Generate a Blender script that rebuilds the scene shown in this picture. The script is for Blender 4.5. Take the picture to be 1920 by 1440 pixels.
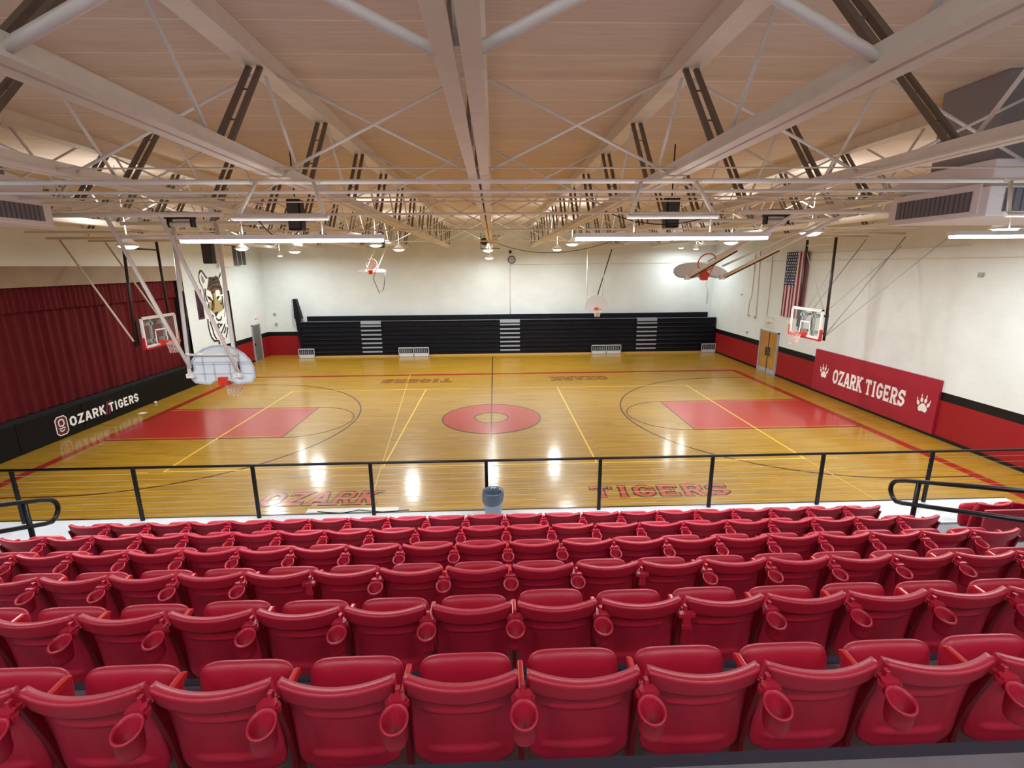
import bpy, math, random
from mathutils import Vector, Matrix
random.seed(7)
for _o in list(bpy.data.objects): bpy.data.objects.remove(_o)
S = 0.3048                      # everything below is laid out in feet
scn = bpy.context.scene
COL = scn.collection

# ------------------------------------------------------------------ camera
def make_camera():
    cam = bpy.data.cameras.new('camera'); ob = bpy.data.objects.new('camera', cam); COL.objects.link(ob)
    p, yaw, roll = 0.234136, 0.0337317, -0.0078087
    cy, sy, cp, sp = math.cos(yaw), math.sin(yaw), math.cos(p), math.sin(p)
    f = Vector((sy*cp, cy*cp, -sp)); r = Vector((cy, -sy, 0)); u = r.cross(f)
    cr, sr = math.cos(roll), math.sin(roll)
    r2 = cr*r + sr*u; u2 = -sr*r + cr*u
    m = Matrix((r2, u2, -f)).transposed().to_4x4()
    m.translation = Vector((0.5844, -58.4509, 18.1592))*S
    ob.matrix_world = m
    cam.sensor_fit = 'HORIZONTAL'; cam.sensor_width = 36.0; cam.lens = 928.69/1920*36.0
    cam.clip_start = 0.05; cam.clip_end = 200
    scn.camera = ob
make_camera()
# ------------------------------------------------------------------ world, exposure
w = bpy.data.worlds.new('world'); scn.world = w; w.use_nodes = True
w.node_tree.nodes['Background'].inputs[0].default_value = (0.80, 0.86, 1.0, 1)
w.node_tree.nodes['Background'].inputs[1].default_value = 0.55
scn.view_settings.view_transform = 'Standard'; scn.view_settings.look = 'None'
scn.view_settings.gamma = 1.0; scn.view_settings.use_curve_mapping = False
scn.view_settings.exposure = 0.1
LAMP_W = 200.0       # watts of one high bay lamp
UPF = 0.17           # share of lamp power for the added uplight that brightens the roof
REAR_W = 110.0       # watts of a tube fixture over the upper rows
TUBE_W = 170.0       # watts of one long tube fixture

# ------------------------------------------------------------------ helpers
def lin(c):
    c = c/255.0
    return c/12.92 if c <= 0.04045 else ((c+0.055)/1.055)**2.4
def rgb(*c): return (lin(c[0]), lin(c[1]), lin(c[2]), 1.0)
MATS = {}
def mat(name, c, rough=0.5, metal=0.0, spec=0.5, noise=0.0, nscale=6.0, bump=0.0, bscale=60.0, coat=0.0, emit=None, estr=0.0, alpha=1.0):
    m = bpy.data.materials.new(name); m.use_nodes = True; nt = m.node_tree; b = nt.nodes['Principled BSDF']
    b.inputs['Base Color'].default_value = c; b.inputs['Roughness'].default_value = rough
    b.inputs['Metallic'].default_value = metal; b.inputs['Specular IOR Level'].default_value = spec
    b.inputs['Coat Weight'].default_value = coat; b.inputs['Coat Roughness'].default_value = 0.14
    b.inputs['Alpha'].default_value = alpha
    tc = nt.nodes.new('ShaderNodeTexCoord')
    if noise:
        n = nt.nodes.new('ShaderNodeTexNoise'); n.inputs['Scale'].default_value = nscale; n.inputs['Detail'].default_value = 5
        nt.links.new(tc.outputs['Object'], n.inputs['Vector'])
        mr = nt.nodes.new('ShaderNodeMapRange'); mr.inputs[1].default_value = .3; mr.inputs[2].default_value = .7
        mr.inputs[3].default_value = 1-noise; mr.inputs[4].default_value = 1+noise
        nt.links.new(n.outputs['Fac'], mr.inputs[0])
        vm = nt.nodes.new('ShaderNodeVectorMath'); vm.operation = 'SCALE'; vm.inputs[0].default_value = c[:3]
        nt.links.new(mr.outputs[0], vm.inputs['Scale']); nt.links.new(vm.outputs[0], b.inputs['Base Color'])
    if bump:
        n2 = nt.nodes.new('ShaderNodeTexNoise'); n2.inputs['Scale'].default_value = bscale
        nt.links.new(tc.outputs['Object'], n2.inputs['Vector'])
        bp = nt.nodes.new('ShaderNodeBump'); bp.inputs['Strength'].default_value = bump; bp.inputs['Distance'].default_value = .01
        nt.links.new(n2.outputs['Fac'], bp.inputs['Height']); nt.links.new(bp.outputs[0], b.inputs['Normal'])
    if emit:
        b.inputs['Emission Color'].default_value = emit; b.inputs['Emission Strength'].default_value = estr
    MATS[name] = m; return m

class MB:
    """collects geometry in feet, links it as one mesh object"""
    def __init__(s): s.v = []; s.f = []; s.m = []; s.sm = []; s.cur = 0; s.smooth = False
    def face(s, idx): s.f.append(tuple(idx)); s.m.append(s.cur); s.sm.append(s.smooth)
    def box(s, x0, x1, y0, y1, z0, z1):
        b = len(s.v)
        for z in (z0, z1):
            s.v += [(x0, y0, z), (x1, y0, z), (x1, y1, z), (x0, y1, z)]
        for q in ((3,2,1,0), (4,5,6,7), (0,1,5,4), (1,2,6,5), (2,3,7,6), (3,0,4,7)): s.face([b+i for i in q])
        return s
    def cbox(s, c, d, R=None):
        b = len(s.v); c = Vector(c)
        for z in (-1, 1):
            for x, y in ((-1,-1), (1,-1), (1,1), (-1,1)):
                p = Vector((x*d[0]/2, y*d[1]/2, z*d[2]/2))
                if R: p = R @ p
                s.v.append(tuple(c+p))
        for q in ((3,2,1,0), (4,5,6,7), (0,1,5,4), (1,2,6,5), (2,3,7,6), (3,0,4,7)): s.face([b+i for i in q])
        return s
    def bar(s, p0, p1, w, h, up=(0,0,1)):
        p0 = Vector(p0); p1 = Vector(p1); d = (p1-p0); L = d.length; d.normalize(); up = Vector(up)
        x = d.cross(up)
        if x.length < 1e-4: x = d.cross(Vector((0,1,0)))
        x.normalize(); z = x.cross(d)
        R = Matrix((x, d, z)).transposed()
        return s.cbox((p0+p1)/2, (w, L, h), R)
    def tube(s, pts, r, n=8, closed=False, caps=True):
        pts = [Vector(p) for p in pts]; b = len(s.v); N = len(pts); old = s.smooth; s.smooth = True
        ref = None
        for i, p in enumerate(pts):
            if closed: d = pts[(i+1) % N]-pts[i-1]
            else: d = pts[min(i+1, N-1)]-pts[max(i-1, 0)]
            d.normalize()
            if ref is None:
                ref = d.cross(Vector((0,0,1)))
                if ref.length < 1e-3: ref = d.cross(Vector((0,1,0)))
            ref = (ref - d*ref.dot(d)).normalized(); q = d.cross(ref)
            for k in range(n):
                a = 2*math.pi*k/n; s.v.append(tuple(p+ref*math.cos(a)*r+q*math.sin(a)*r))
        for i in range(N if closed else N-1):
            j = (i+1) % N
            for k in range(n):
                k2 = (k+1) % n; s.face((b+i*n+k, b+i*n+k2, b+j*n+k2, b+j*n+k))
        s.smooth = False
        if not closed and caps:
            s.face([b+k for k in range(n)][::-1]); s.face([b+(N-1)*n+k for k in range(n)])
        s.smooth = old; return s
    def lathe(s, c, prof, n=16, axis=(0,0,1)):
        c = Vector(c); q = Vector((0,0,1)).rotation_difference(Vector(axis)); b = len(s.v); old = s.smooth; s.smooth = True
        for r, z in prof:
            for k in range(n):
                a = 2*math.pi*k/n; s.v.append(tuple(c + q @ Vector((r*math.cos(a), r*math.sin(a), z))))
        for i in range(len(prof)-1):
            for k in range(n):
                k2 = (k+1) % n; s.face((b+i*n+k, b+i*n+k2, b+(i+1)*n+k2, b+(i+1)*n+k))
        s.smooth = False
        if prof[0][0] > 0: s.face([b+k for k in range(n)][::-1])
        if prof[-1][0] > 0: s.face([b+(len(prof)-1)*n+k for k in range(n)])
        s.smooth = old; return s
    def prism(s, poly, fn, t0, t1):
        """extrude a 2-D polygon; fn(u, v, t) gives the point"""
        b = len(s.v); n = len(poly)
        for t in (t0, t1):
            for (u, v) in poly: s.v.append(tuple(fn(u, v, t)))
        s.face([b+i for i in range(n)][::-1]); s.face([b+n+i for i in range(n)])
        for i in range(n):
            j = (i+1) % n; s.face((b+i, b+j, b+n+j, b+n+i))
        return s
    def stroke(s, pts, wd, fn, t0, t1, closed=False):
        """a mitred stroke of width wd along 2-D points, extruded through fn"""
        P = [Vector(p) for p in pts]; N = len(P); Lf = []; Rt = []
        for i in range(N):
            a = P[i]-P[i-1] if (i > 0 or closed) else P[1]-P[0]
            c = P[(i+1) % N]-P[i] if (i < N-1 or closed) else P[-1]-P[-2]
            a = a.normalized(); c = c.normalized(); na = Vector((-a.y, a.x)); nc = Vector((-c.y, c.x))
            m = (na+nc)
            m = m.normalized() if m.length > 1e-5 else na
            k = min(wd/2/max(m.dot(na), .35), wd*1.3)
            Lf.append(P[i]+m*k); Rt.append(P[i]-m*k)
        for i in range(N if closed else N-1):
            j = (i+1) % N
            s.prism([tuple(Lf[i]), tuple(Rt[i]), tuple(Rt[j]), tuple(Lf[j])], fn, t0, t1)
        return s
    def build(s, name, mats, parent=None, origin=None, bevel=0):
        if not isinstance(mats, (list, tuple)): mats = [mats]
        if parent is not None: o = Vector(parent.get('_o'))
        else: o = Vector(origin) if origin is not None else Vector((0,0,0))
        me = bpy.data.meshes.new(name)
        me.from_pydata([((x-o.x)*S, (y-o.y)*S, (z-o.z)*S) for x, y, z in s.v], [], s.f)
        for m in mats: me.materials.append(m)
        me.polygons.foreach_set('material_index', s.m); me.polygons.foreach_set('use_smooth', s.sm)
        me.update()
        ob = bpy.data.objects.new(name, me); COL.objects.link(ob)
        if parent is not None: ob.parent = parent
        else: ob.location = o*S
        ob['_o'] = tuple(o)
        if bevel:
            b = ob.modifiers.new('bevel', 'BEVEL'); b.width = bevel*S; b.segments = 2; b.limit_method = 'ANGLE'; b.angle_limit = .8
        return ob
def thing(name, label, cat, loc, group=None):
    o = bpy.data.objects.new(name, None); COL.objects.link(o); o.location = Vector(loc)*S
    o.empty_display_size = .1; o['_o'] = tuple(loc); return tag(o, label, cat, group)
def tag(o, label, cat, group=None):
    o['label'] = label; o['category'] = cat
    if group: o['group'] = group
    return o
def struct(name, mb, m, origin=None, bevel=0):
    o = mb.build(name, m, None, origin, bevel); o['kind'] = 'structure'; return o
def place_copy(root, loc):
    r = root.copy(); COL.objects.link(r); r.location = Vector(loc)*S; r['_o'] = tuple(loc)
    for ch in list(root.children):
        c = ch.copy(); COL.objects.link(c); c.parent = r
        for g in ch.children:
            d = g.copy(); COL.objects.link(d); d.parent = c
    return r
ORD = ['zeroth','first','second','third','fourth','fifth','sixth','seventh','eighth','ninth','tenth','eleventh','twelfth','thirteenth','fourteenth','fifteenth','sixteenth','seventeenth','eighteenth','nineteenth','twentieth','twenty-first','twenty-second']

# ------------------------------------------------------------------ materials
def wood_floor():
    m = bpy.data.materials.new('maple_floor'); m.use_nodes = True; nt = m.node_tree; b = nt.nodes['Principled BSDF']; L = nt.links
    tc = nt.nodes.new('ShaderNodeTexCoord')
    br = nt.nodes.new('ShaderNodeTexBrick'); L.new(tc.outputs['Object'], br.inputs['Vector'])
    br.inputs['Scale'].default_value = 1.0; br.inputs['Brick Width'].default_value = 1.1; br.inputs['Row Height'].default_value = 0.0572
    br.inputs['Mortar Size'].default_value = 0.0012; br.inputs['Mortar Smooth'].default_value = .3; br.inputs['Bias'].default_value = 0
    br.offset = .37; br.offset_frequency = 3
    br.inputs['Color1'].default_value = rgb(184, 141, 40); br.inputs['Color2'].default_value = rgb(160, 119, 26); br.inputs['Mortar'].default_value = rgb(128, 90, 22)
    mp = nt.nodes.new('ShaderNodeMapping'); mp.inputs['Scale'].default_value = (.55, 9, 1); L.new(tc.outputs['Object'], mp.inputs['Vector'])
    n = nt.nodes.new('ShaderNodeTexNoise'); n.inputs['Scale'].default_value = 1.6; n.inputs['Detail'].default_value = 7; L.new(mp.outputs[0], n.inputs['Vector'])
    mr = nt.nodes.new('ShaderNodeMapRange'); mr.inputs[1].default_value = .3; mr.inputs[2].default_value = .7; mr.inputs[3].default_value = .84; mr.inputs[4].default_value = 1.12
    L.new(n.outputs['Fac'], mr.inputs[0])
    vm = nt.nodes.new('ShaderNodeVectorMath'); vm.operation = 'SCALE'; L.new(br.outputs['Color'], vm.inputs[0]); L.new(mr.outputs[0], vm.inputs['Scale'])
    L.new(vm.outputs[0], b.inputs['Base Color'])
    b.inputs['Roughness'].default_value = .4; b.inputs['Specular IOR Level'].default_value = .25; b.inputs['Coat Weight'].default_value = .6; b.inputs['Coat Roughness'].default_value = .14
    n2 = nt.nodes.new('ShaderNodeTexNoise'); n2.inputs['Scale'].default_value = 2.2; n2.inputs['Detail'].default_value = 2; L.new(mp.outputs[0], n2.inputs['Vector'])
    bp = nt.nodes.new('ShaderNodeBump'); bp.inputs['Strength'].default_value = .3; bp.inputs['Distance'].default_value = .004
    L.new(n2.outputs['Fac'], bp.inputs['Height']); L.new(bp.outputs[0], b.inputs['Normal']); L.new(bp.outputs[0], b.inputs['Coat Normal'])
    return m
def block_wall(name, axis, upper=(228, 234, 233), red=(150, 22, 28), z0=4.12, z1=5.0, lower=True):
    """painted concrete block; a red dado and black band painted on its lower part"""
    m = bpy.data.materials.new(name); m.use_nodes = True; nt = m.node_tree; b = nt.nodes['Principled BSDF']; L = nt.links
    geo = nt.nodes.new('ShaderNodeTexCoord'); sp = nt.nodes.new('ShaderNodeSeparateXYZ'); L.new(geo.outputs['Object'], sp.inputs[0])
    cb = nt.nodes.new('ShaderNodeCombineXYZ'); L.new(sp.outputs[axis], cb.inputs[0]); L.new(sp.outputs[2], cb.inputs[1])
    br = nt.nodes.new('ShaderNodeTexBrick'); L.new(cb.outputs[0], br.inputs['Vector']); br.inputs['Scale'].default_value = 1
    br.inputs['Brick Width'].default_value = .406; br.inputs['Row Height'].default_value = .2032; br.inputs['Mortar Size'].default_value = .006; br.inputs['Mortar Smooth'].default_value = .6
    br.inputs['Color1'].default_value = (1,1,1,1); br.inputs['Color2'].default_value = (.975,.975,.975,1); br.inputs['Mortar'].default_value = (.94,.94,.94,1)
    def step(z):
        g = nt.nodes.new('ShaderNodeMath'); g.operation = 'GREATER_THAN'; g.inputs[1].default_value = z*S; L.new(sp.outputs[2], g.inputs[0]); return g.outputs[0]
    base = rgb(*upper)
    col = None
    if lower:
        mx = nt.nodes.new('ShaderNodeMix'); mx.data_type = 'RGBA'; mx.inputs[6].default_value = rgb(*red); mx.inputs[7].default_value = rgb(6, 6, 8); L.new(step(z0), mx.inputs[0])
        mx2 = nt.nodes.new('ShaderNodeMix'); mx2.data_type = 'RGBA'; L.new(mx.outputs[2], mx2.inputs[6]); mx2.inputs[7].default_value = base; L.new(step(z1), mx2.inputs[0])
        col = mx2.outputs[2]
    mu = nt.nodes.new('ShaderNodeMix'); mu.data_type = 'RGBA'; mu.blend_type = 'MULTIPLY'; mu.inputs[0].default_value = 1
    if col: L.new(col, mu.inputs[6])
    else: mu.inputs[6].default_value = base
    L.new(br.outputs['Color'], mu.inputs[7])
    n = nt.nodes.new('ShaderNodeTexNoise'); n.inputs['Scale'].default_value = .8; n.inputs['Detail'].default_value = 6; L.new(geo.outputs['Object'], n.inputs['Vector'])
    mr = nt.nodes.new('ShaderNodeMapRange'); mr.inputs[1].default_value = .3; mr.inputs[2].default_value = .7; mr.inputs[3].default_value = .95; mr.inputs[4].default_value = 1.03; L.new(n.outputs['Fac'], mr.inputs[0])
    vm = nt.nodes.new('ShaderNodeVectorMath'); vm.operation = 'SCALE'; L.new(mu.outputs[2], vm.inputs[0]); L.new(mr.outputs[0], vm.inputs['Scale'])
    L.new(vm.outputs[0], b.inputs['Base Color']); b.inputs['Roughness'].default_value = .55; b.inputs['Specular IOR Level'].default_value = .35
    bp = nt.nodes.new('ShaderNodeBump'); bp.inputs['Strength'].default_value = .35; bp.inputs['Distance'].default_value = .006
    L.new(br.outputs['Color'], bp.inputs['Height']); L.new(bp.outputs[0], b.inputs['Normal'])
    return m
def deck_mat():
    m = bpy.data.materials.new('roof_deck'); m.use_nodes = True; nt = m.node_tree; b = nt.nodes['Principled BSDF']; L = nt.links
    tc = nt.nodes.new('ShaderNodeTexCoord'); mp = nt.nodes.new('ShaderNodeMapping'); mp.inputs['Location'].default_value = (0, 2.55*S, 0); L.new(tc.outputs['Object'], mp.inputs['Vector'])
    br = nt.nodes.new('ShaderNodeTexBrick'); L.new(mp.outputs[0], br.inputs['Vector']); br.inputs['Scale'].default_value = 1
    br.inputs['Brick Width'].default_value = 40.; br.inputs['Row Height'].default_value = 2.79*S; br.inputs['Mortar Size'].default_value = .014; br.inputs['Mortar Smooth'].default_value = .5
    br.inputs['Color1'].default_value = rgb(224, 210, 196); br.inputs['Color2'].default_value = rgb(219, 204, 190); br.inputs['Mortar'].default_value = rgb(242, 236, 224)
    m2 = nt.nodes.new('ShaderNodeMapping'); m2.inputs['Scale'].default_value = (.5, 7, 1); L.new(tc.outputs['Object'], m2.inputs['Vector'])
    n = nt.nodes.new('ShaderNodeTexNoise'); n.inputs['Scale'].default_value = 2.6; n.inputs['Detail'].default_value = 8; n.inputs['Roughness'].default_value = .7; L.new(m2.outputs[0], n.inputs['Vector'])
    mr = nt.nodes.new('ShaderNodeMapRange'); mr.inputs[1].default_value = .3; mr.inputs[2].default_value = .7; mr.inputs[3].default_value = .9; mr.inputs[4].default_value = 1.08; L.new(n.outputs['Fac'], mr.inputs[0])
    vm = nt.nodes.new('ShaderNodeVectorMath'); vm.operation = 'SCALE'; L.new(br.outputs['Color'], vm.inputs[0]); L.new(mr.outputs[0], vm.inputs['Scale'])
    L.new(vm.outputs[0], b.inputs['Base Color']); b.inputs['Roughness'].default_value = .9; b.inputs['Specular IOR Level'].default_value = .15
    return m
M_FLOOR = wood_floor()
M_WX = block_wall('block_wall_side', 1); M_WY = block_wall('block_wall_far', 0)
M_DECK = deck_mat()
M_PAINTR = mat('floor_paint_red', rgb(178, 50, 40), .32, spec=.25, coat=.6, noise=.06, nscale=3)
M_PAINTRED2 = mat('floor_paint_dark_red', rgb(158, 36, 20), .32, spec=.25, coat=.6, noise=.06, nscale=3)
M_PAINTK = mat('floor_paint_black', rgb(70, 32, 18), .32, spec=.25, coat=.6)
M_PAINTY = mat('floor_paint_yellow', rgb(240, 200, 80), .32, spec=.25, coat=.6)
M_PAINTY2 = mat('floor_paint_pale', rgb(214, 178, 80), .32, spec=.25, coat=.6)
M_CONC = mat('pale_concrete', rgb(205, 210, 215), .6, noise=.06, nscale=3, bump=.1)
M_TREAD = mat('grey_concrete', rgb(122, 120, 124), .7, noise=.1, nscale=5, bump=.1)
M_NOSE = mat('dark_nosing', rgb(52, 54, 66), .6)
M_SEAT = mat('red_seat_plastic', rgb(172, 28, 54), .40, spec=.5, bump=.10, bscale=260)
M_SEATLEG = mat('red_seat_steel', rgb(112, 10, 22), .4)
M_ARM = mat('red_arm_plastic', rgb(190, 30, 40), .3)
M_BLACK = mat('black_metal', rgb(14, 14, 17), .35, spec=.3)
M_BLACKPAD = mat('black_vinyl_pad', rgb(7, 8, 11), .5, spec=.18, noise=.15, nscale=1.5)
M_BLEACH = mat('black_bleacher', rgb(13, 16, 26), .5, spec=.22, noise=.12, nscale=2)
M_BLEACHG = mat('grey_step', rgb(150, 156, 168), .5)
M_RAILW = mat('bleacher_cutout_white', rgb(200, 205, 212), .45)
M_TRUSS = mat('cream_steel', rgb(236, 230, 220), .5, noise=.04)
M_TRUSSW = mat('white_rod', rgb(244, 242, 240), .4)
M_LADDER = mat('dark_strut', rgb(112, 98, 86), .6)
M_WPIPE = mat('white_pipe', rgb(244, 240, 238), .4)
M_CREAM = mat('cream_pipe', rgb(226, 214, 196), .45)
M_DPIPE = mat('dark_pipe', rgb(38, 26, 28), .4)
M_FAN = mat('fan_board_white', rgb(226, 234, 240), .4)
M_FANRIB = mat('fan_board_rib', rgb(192, 202, 216), .45)
M_ORANGE = mat('rim_orange', rgb(215, 60, 40), .4)
M_PINKR = mat('rim_pad_red', rgb(190, 30, 40), .5)
M_NET = mat('net_white', rgb(235, 215, 210), .7)
M_ALU = mat('board_frame', rgb(222, 228, 228), .4)
M_GALV = mat('galvanised_bracket', rgb(160, 170, 168), .45, metal=.2)
M_GLASS = mat('board_glass', rgb(220, 232, 232), .05, alpha=.05)
M_CURT = mat('red_curtain', rgb(92, 6, 16), .75, spec=.25, noise=.12, nscale=4)
M_VALTAN = mat('tan_header', rgb(150, 128, 102), .6, noise=.16, nscale=1.2)
M_DARK = mat('stage_dark', rgb(14, 12, 12), .9)
M_SIGN = mat('sign_maroon', rgb(160, 26, 48), .55, noise=.05)
M_WHITE = mat('white_lettering', rgb(245, 243, 240), .5)
M_MAROON = mat('maroon', rgb(92, 20, 34), .5)
M_WOODD = mat('door_wood', rgb(182, 132, 62), .45, noise=.14, nscale=2)
M_GREY = mat('grey_frame', rgb(165, 168, 172), .5)
M_DGREY = mat('dark_grey_louver', rgb(72, 70, 72), .6)
M_GREYDOOR = mat('grey_door', rgb(105, 108, 104), .5)
M_HVAC = mat('hvac_cabinet', rgb(232, 228, 234), .5)
M_PLEN = mat('plenum_grey', rgb(150, 148, 156), .7)
M_GRILLE = mat('hvac_grille', rgb(120, 118, 128), .6)
M_GRILLE2 = mat('hvac_blade', rgb(96, 94, 104), .6)
M_BIN = mat('bin_grey', rgb(150, 160, 182), .5)
M_BAG = mat('bin_liner', rgb(74, 86, 100), .35)
M_TABLE = mat('table_white', rgb(222, 226, 226), .45)
M_BULB = mat('lamp_glow', rgb(255, 255, 255), .5, emit=(1, .98, .94, 1), estr=14)
M_TUBE = mat('tube_glow', rgb(255, 255, 255), .5, emit=(.97, .99, 1, 1), estr=11)
M_FLAGR = mat('flag_red', rgb(128, 30, 50), .7); M_FLAGW = mat('flag_white', rgb(232, 205, 210), .7); M_FLAGB = mat('flag_blue', rgb(38, 48, 92), .7)
M_BASEW = mat('bleacher_base_wood', rgb(205, 160, 90), .5)
M_TBROWN = mat('mural_brown', rgb(100, 74, 42), .7, noise=.3, nscale=8); M_TTAN = mat('mural_tan', rgb(176, 156, 104), .7, noise=.15, nscale=8)
M_TWHITE = mat('mural_white', rgb(240, 240, 236), .7); M_TBLACK = mat('mural_black', rgb(34, 34, 34), .7); M_TGREY = mat('mural_grey', rgb(140, 140, 138), .7)
M_CABLE = mat('steel_cable', rgb(200, 195, 185), .4, metal=.3)
M_PINKEXIT = mat('exit_sign_red', rgb(225, 90, 90), .5)

# ------------------------------------------------------------------ setting
XL, XR, YN, YF, ZC = -47.2, 47.2, -66.0, 47.5, 26.4
o = struct('floor', MB().box(XL-8, XR+1, YN, YF+1, -.5, 0), M_FLOOR)
FLOOR = o
struct('ceiling', MB().box(XL-9, XR+1, YN-1, YF+1, ZC, ZC+.5), M_DECK)
struct('wall_right', MB().box(XR, XR+.8, YN, YF+.8, 0, ZC), M_WX)
struct('wall_far', MB().box(XL-1, XR, YF, YF+.8, 0, ZC), M_WY)
struct('wall_back', MB().box(XL-9, XR+1, YN-.8, YN, 0, ZC), mat('back_wall', rgb(205, 200, 190), .7))
YS = 20.6        # end of the stage opening on the left wall
mb = MB().box(XL-.8, XL, YS, YF, 0, ZC)
mb.box(XL-.8, XL, YN, YS, 18.5, ZC)
struct('wall_left', mb, M_WX)
# stage: dark opening behind the curtain, header, platform front
mb = MB().box(XL-9, XL-8.5, YN, YS, 0, 18.5).box(XL-8.5, XL, YS, YS+.3, 3.3, 18.5).box(XL-8.5, XL-.8, YN, YS, 18.5, 18.9)
struct('wall_stage', mb, M_DARK)
struct('trim_1', MB().box(XL-.7, XL-.1, YN, YS, 16.4, 18.5), M_VALTAN)
struct('trim_2', MB().box(XL-8.5, XL-.2, YN, 22.0, 0, 3.25), M_DARK)
# baseboards
struct('baseboard_right', MB().box(XR-.08, XR, -34, 20.7, 0, .33).box(XR-.08, XR, 26.5, 44, 0, .33), M_BLACK)
struct('baseboard_left', MB().box(XL, XL+.08, 23, 40.3, 0, .33), M_BLACK)
# near end wall of the court below the seating and the seating terraces
mb = MB().box(XL, 33.0, YN, -30.5, 0, 3.5)
T0 = -38.25
Z6 = 4.5; RISE = 1.06; RUN = 2.91
def riser_y(k): return -35.04 - RUN*(k)      # k=0 front edge of row six's tread
mb2 = MB()
for k in range(0, 8):
    z1 = Z6 + RISE*k
    y1 = riser_y(k); mb2.box(-42, 42, YN, y1, z1-RISE if k else 3.5, z1)
struct('floor_terraces', mb2, M_TREAD)
mb3 = MB()
for k in range(0, 8):
    z1 = Z6 + RISE*k; y1 = riser_y(k)
    mb3.box(-42, 42, y1-.17, y1+.02, z1-.25, z1+.012)
struct('trim_3', mb3, M_NOSE)
# short steps in the two aisles
mb = MB()
for ax in (-20.65, 20.65):
    for k in range(1, 8):
        z1 = Z6 + RISE*k; y1 = riser_y(k); mb.box(ax-2.2, ax+2.2, y1, y1+1.0, z1-RISE, z1-RISE/2)
struct('trim_4', mb, M_CONC)
struct('floor_walkway', MB().box(XL, 33.0, YN, -30.5, 0, 3.5), M_CONC)
struct('trim_5', MB().box(XL, 33.0, -30.5, -30.4, 3.1, 3.52), M_BLACK)
mb = MB()
for k in range(4): mb.box(33+k*.95, 34+k*.95, -36, -30.6, 0, 2.7-.68*k)
struct('floor_steps', mb, M_TREAD)

# ------------------------------------------------------------------ court markings (paint, part of the floor)
def fz(t0, t1=None): return lambda u, v, t: (u, v, t)
def mark(name, mb, m):
    o = mb.build(name, m, FLOOR); o['kind'] = 'structure'; return o
def ring(r, cx, cy, a0=0, a1=360, n=72):
    return [(cx+r*math.cos(math.radians(a0+(a1-a0)*i/n)), cy+r*math.sin(math.radians(a0+(a1-a0)*i/n))) for i in range(n+1)]
F0 = fz(0)
FLOOR['_o'] = (0,0,0)
lz = .012
mb = MB()
for a, b in (((-42.5, 25.4), (42.5, 25.4)),): mb.stroke([a, b], .95, F0, 0, lz)
mb.stroke([(-42.5, -25.4), (42.5, -25.4)], .95, F0, 0, lz)
mb.stroke([(-42.45, 25.8), (-42.45, -25.8)], .95, F0, 0, lz*1.1); mb.stroke([(42.45, 25.8), (42.45, -25.8)], .95, F0, 0, lz*1.1)
mark('boundary_line', mb, M_PAINTRED2)
for sx in (-1, 1):
    mark('key_paint', MB().prism([(sx*42, -6), (sx*23, -6), (sx*23, 6), (sx*42, 6)][::sx], F0, 0, lz*1.3), M_PAINTR)
    mb = MB().stroke([(sx*42, -6), (sx*23, -6), (sx*23, 6), (sx*42, 6)], .1, F0, 0, lz*2.0)
    mark('key_outline', mb, M_PAINTK)
    mb = MB().stroke([(sx*42, -5.55), (sx*23.4, -5.55)], .07, F0, 0, lz*2.0).stroke([(sx*42, 5.55), (sx*23.4, 5.55)], .07, F0, 0, lz*2.0)
    mark('key_stripe', mb, M_PAINTY2)
    a0, a1 = (90, 270) if sx > 0 else (-90, 90)
    mark('free_throw_arc', MB().stroke(ring(6, sx*23, 0, a0, a1, 40), .12, F0, 0, lz*1.6), M_PAINTK)
    R3 = 19.75
    th = math.degrees(math.asin(0)); pts = ring(R3, sx*36.35, 0, a0, a1, 90)
    mark('three_point_arc', MB().stroke([(sx*42, pts[0][1])]+pts+[(sx*42, pts[-1][1])], .17, F0, 0, lz*1.7), M_PAINTK)
mb = MB(); N = 72
ro = ring(6, 0, 0); ri = ring(2.05, 0, 0)
for i in range(N): mb.prism([ri[i], ro[i], ro[i+1], ri[i+1]], F0, 0, lz*1.3)
mark('centre_circle_paint', mb, M_PAINTR)
mb = MB().stroke(ring(6, 0, 0)[:-1], .14, F0, 0, lz*2, closed=True).stroke(ri[:-1], .14, F0, 0, lz*2, closed=True)
mark('centre_circle_outline', mb, M_PAINTK)
mark('halfway_line', MB().stroke([(0, -25), (0, 42)], .17, F0, 0, lz*2.6), M_PAINTK)
mb = MB().stroke([(-30, -15), (30, -15)], .17, F0, 0, lz*2.2).stroke([(-30, 15), (30, 15)], .15, F0, 0, lz*2.2)
for x in (-30, -10, 10, 30): mb.stroke([(x, -15), (x, 15)], .17, F0, 0, lz*2.3)
mark('volleyball_line', mb, M_PAINTY)
mb = MB().stroke([(-14.2, 26), (-9.7, -20)], .13, F0, 0, lz*2.1)
mb.stroke([(30, -15), (30.4, -24)], .1, F0, 0, lz*2.1); mb.stroke([(-32.6, -15.1), (-31.4, -15.1)], .16, F0, 0, lz*2.1); mb.stroke([(31.5, -15.1), (33.3, -15.1)], .16, F0, 0, lz*2.1)
mark('faint_line', mb, M_PAINTY2)

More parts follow.
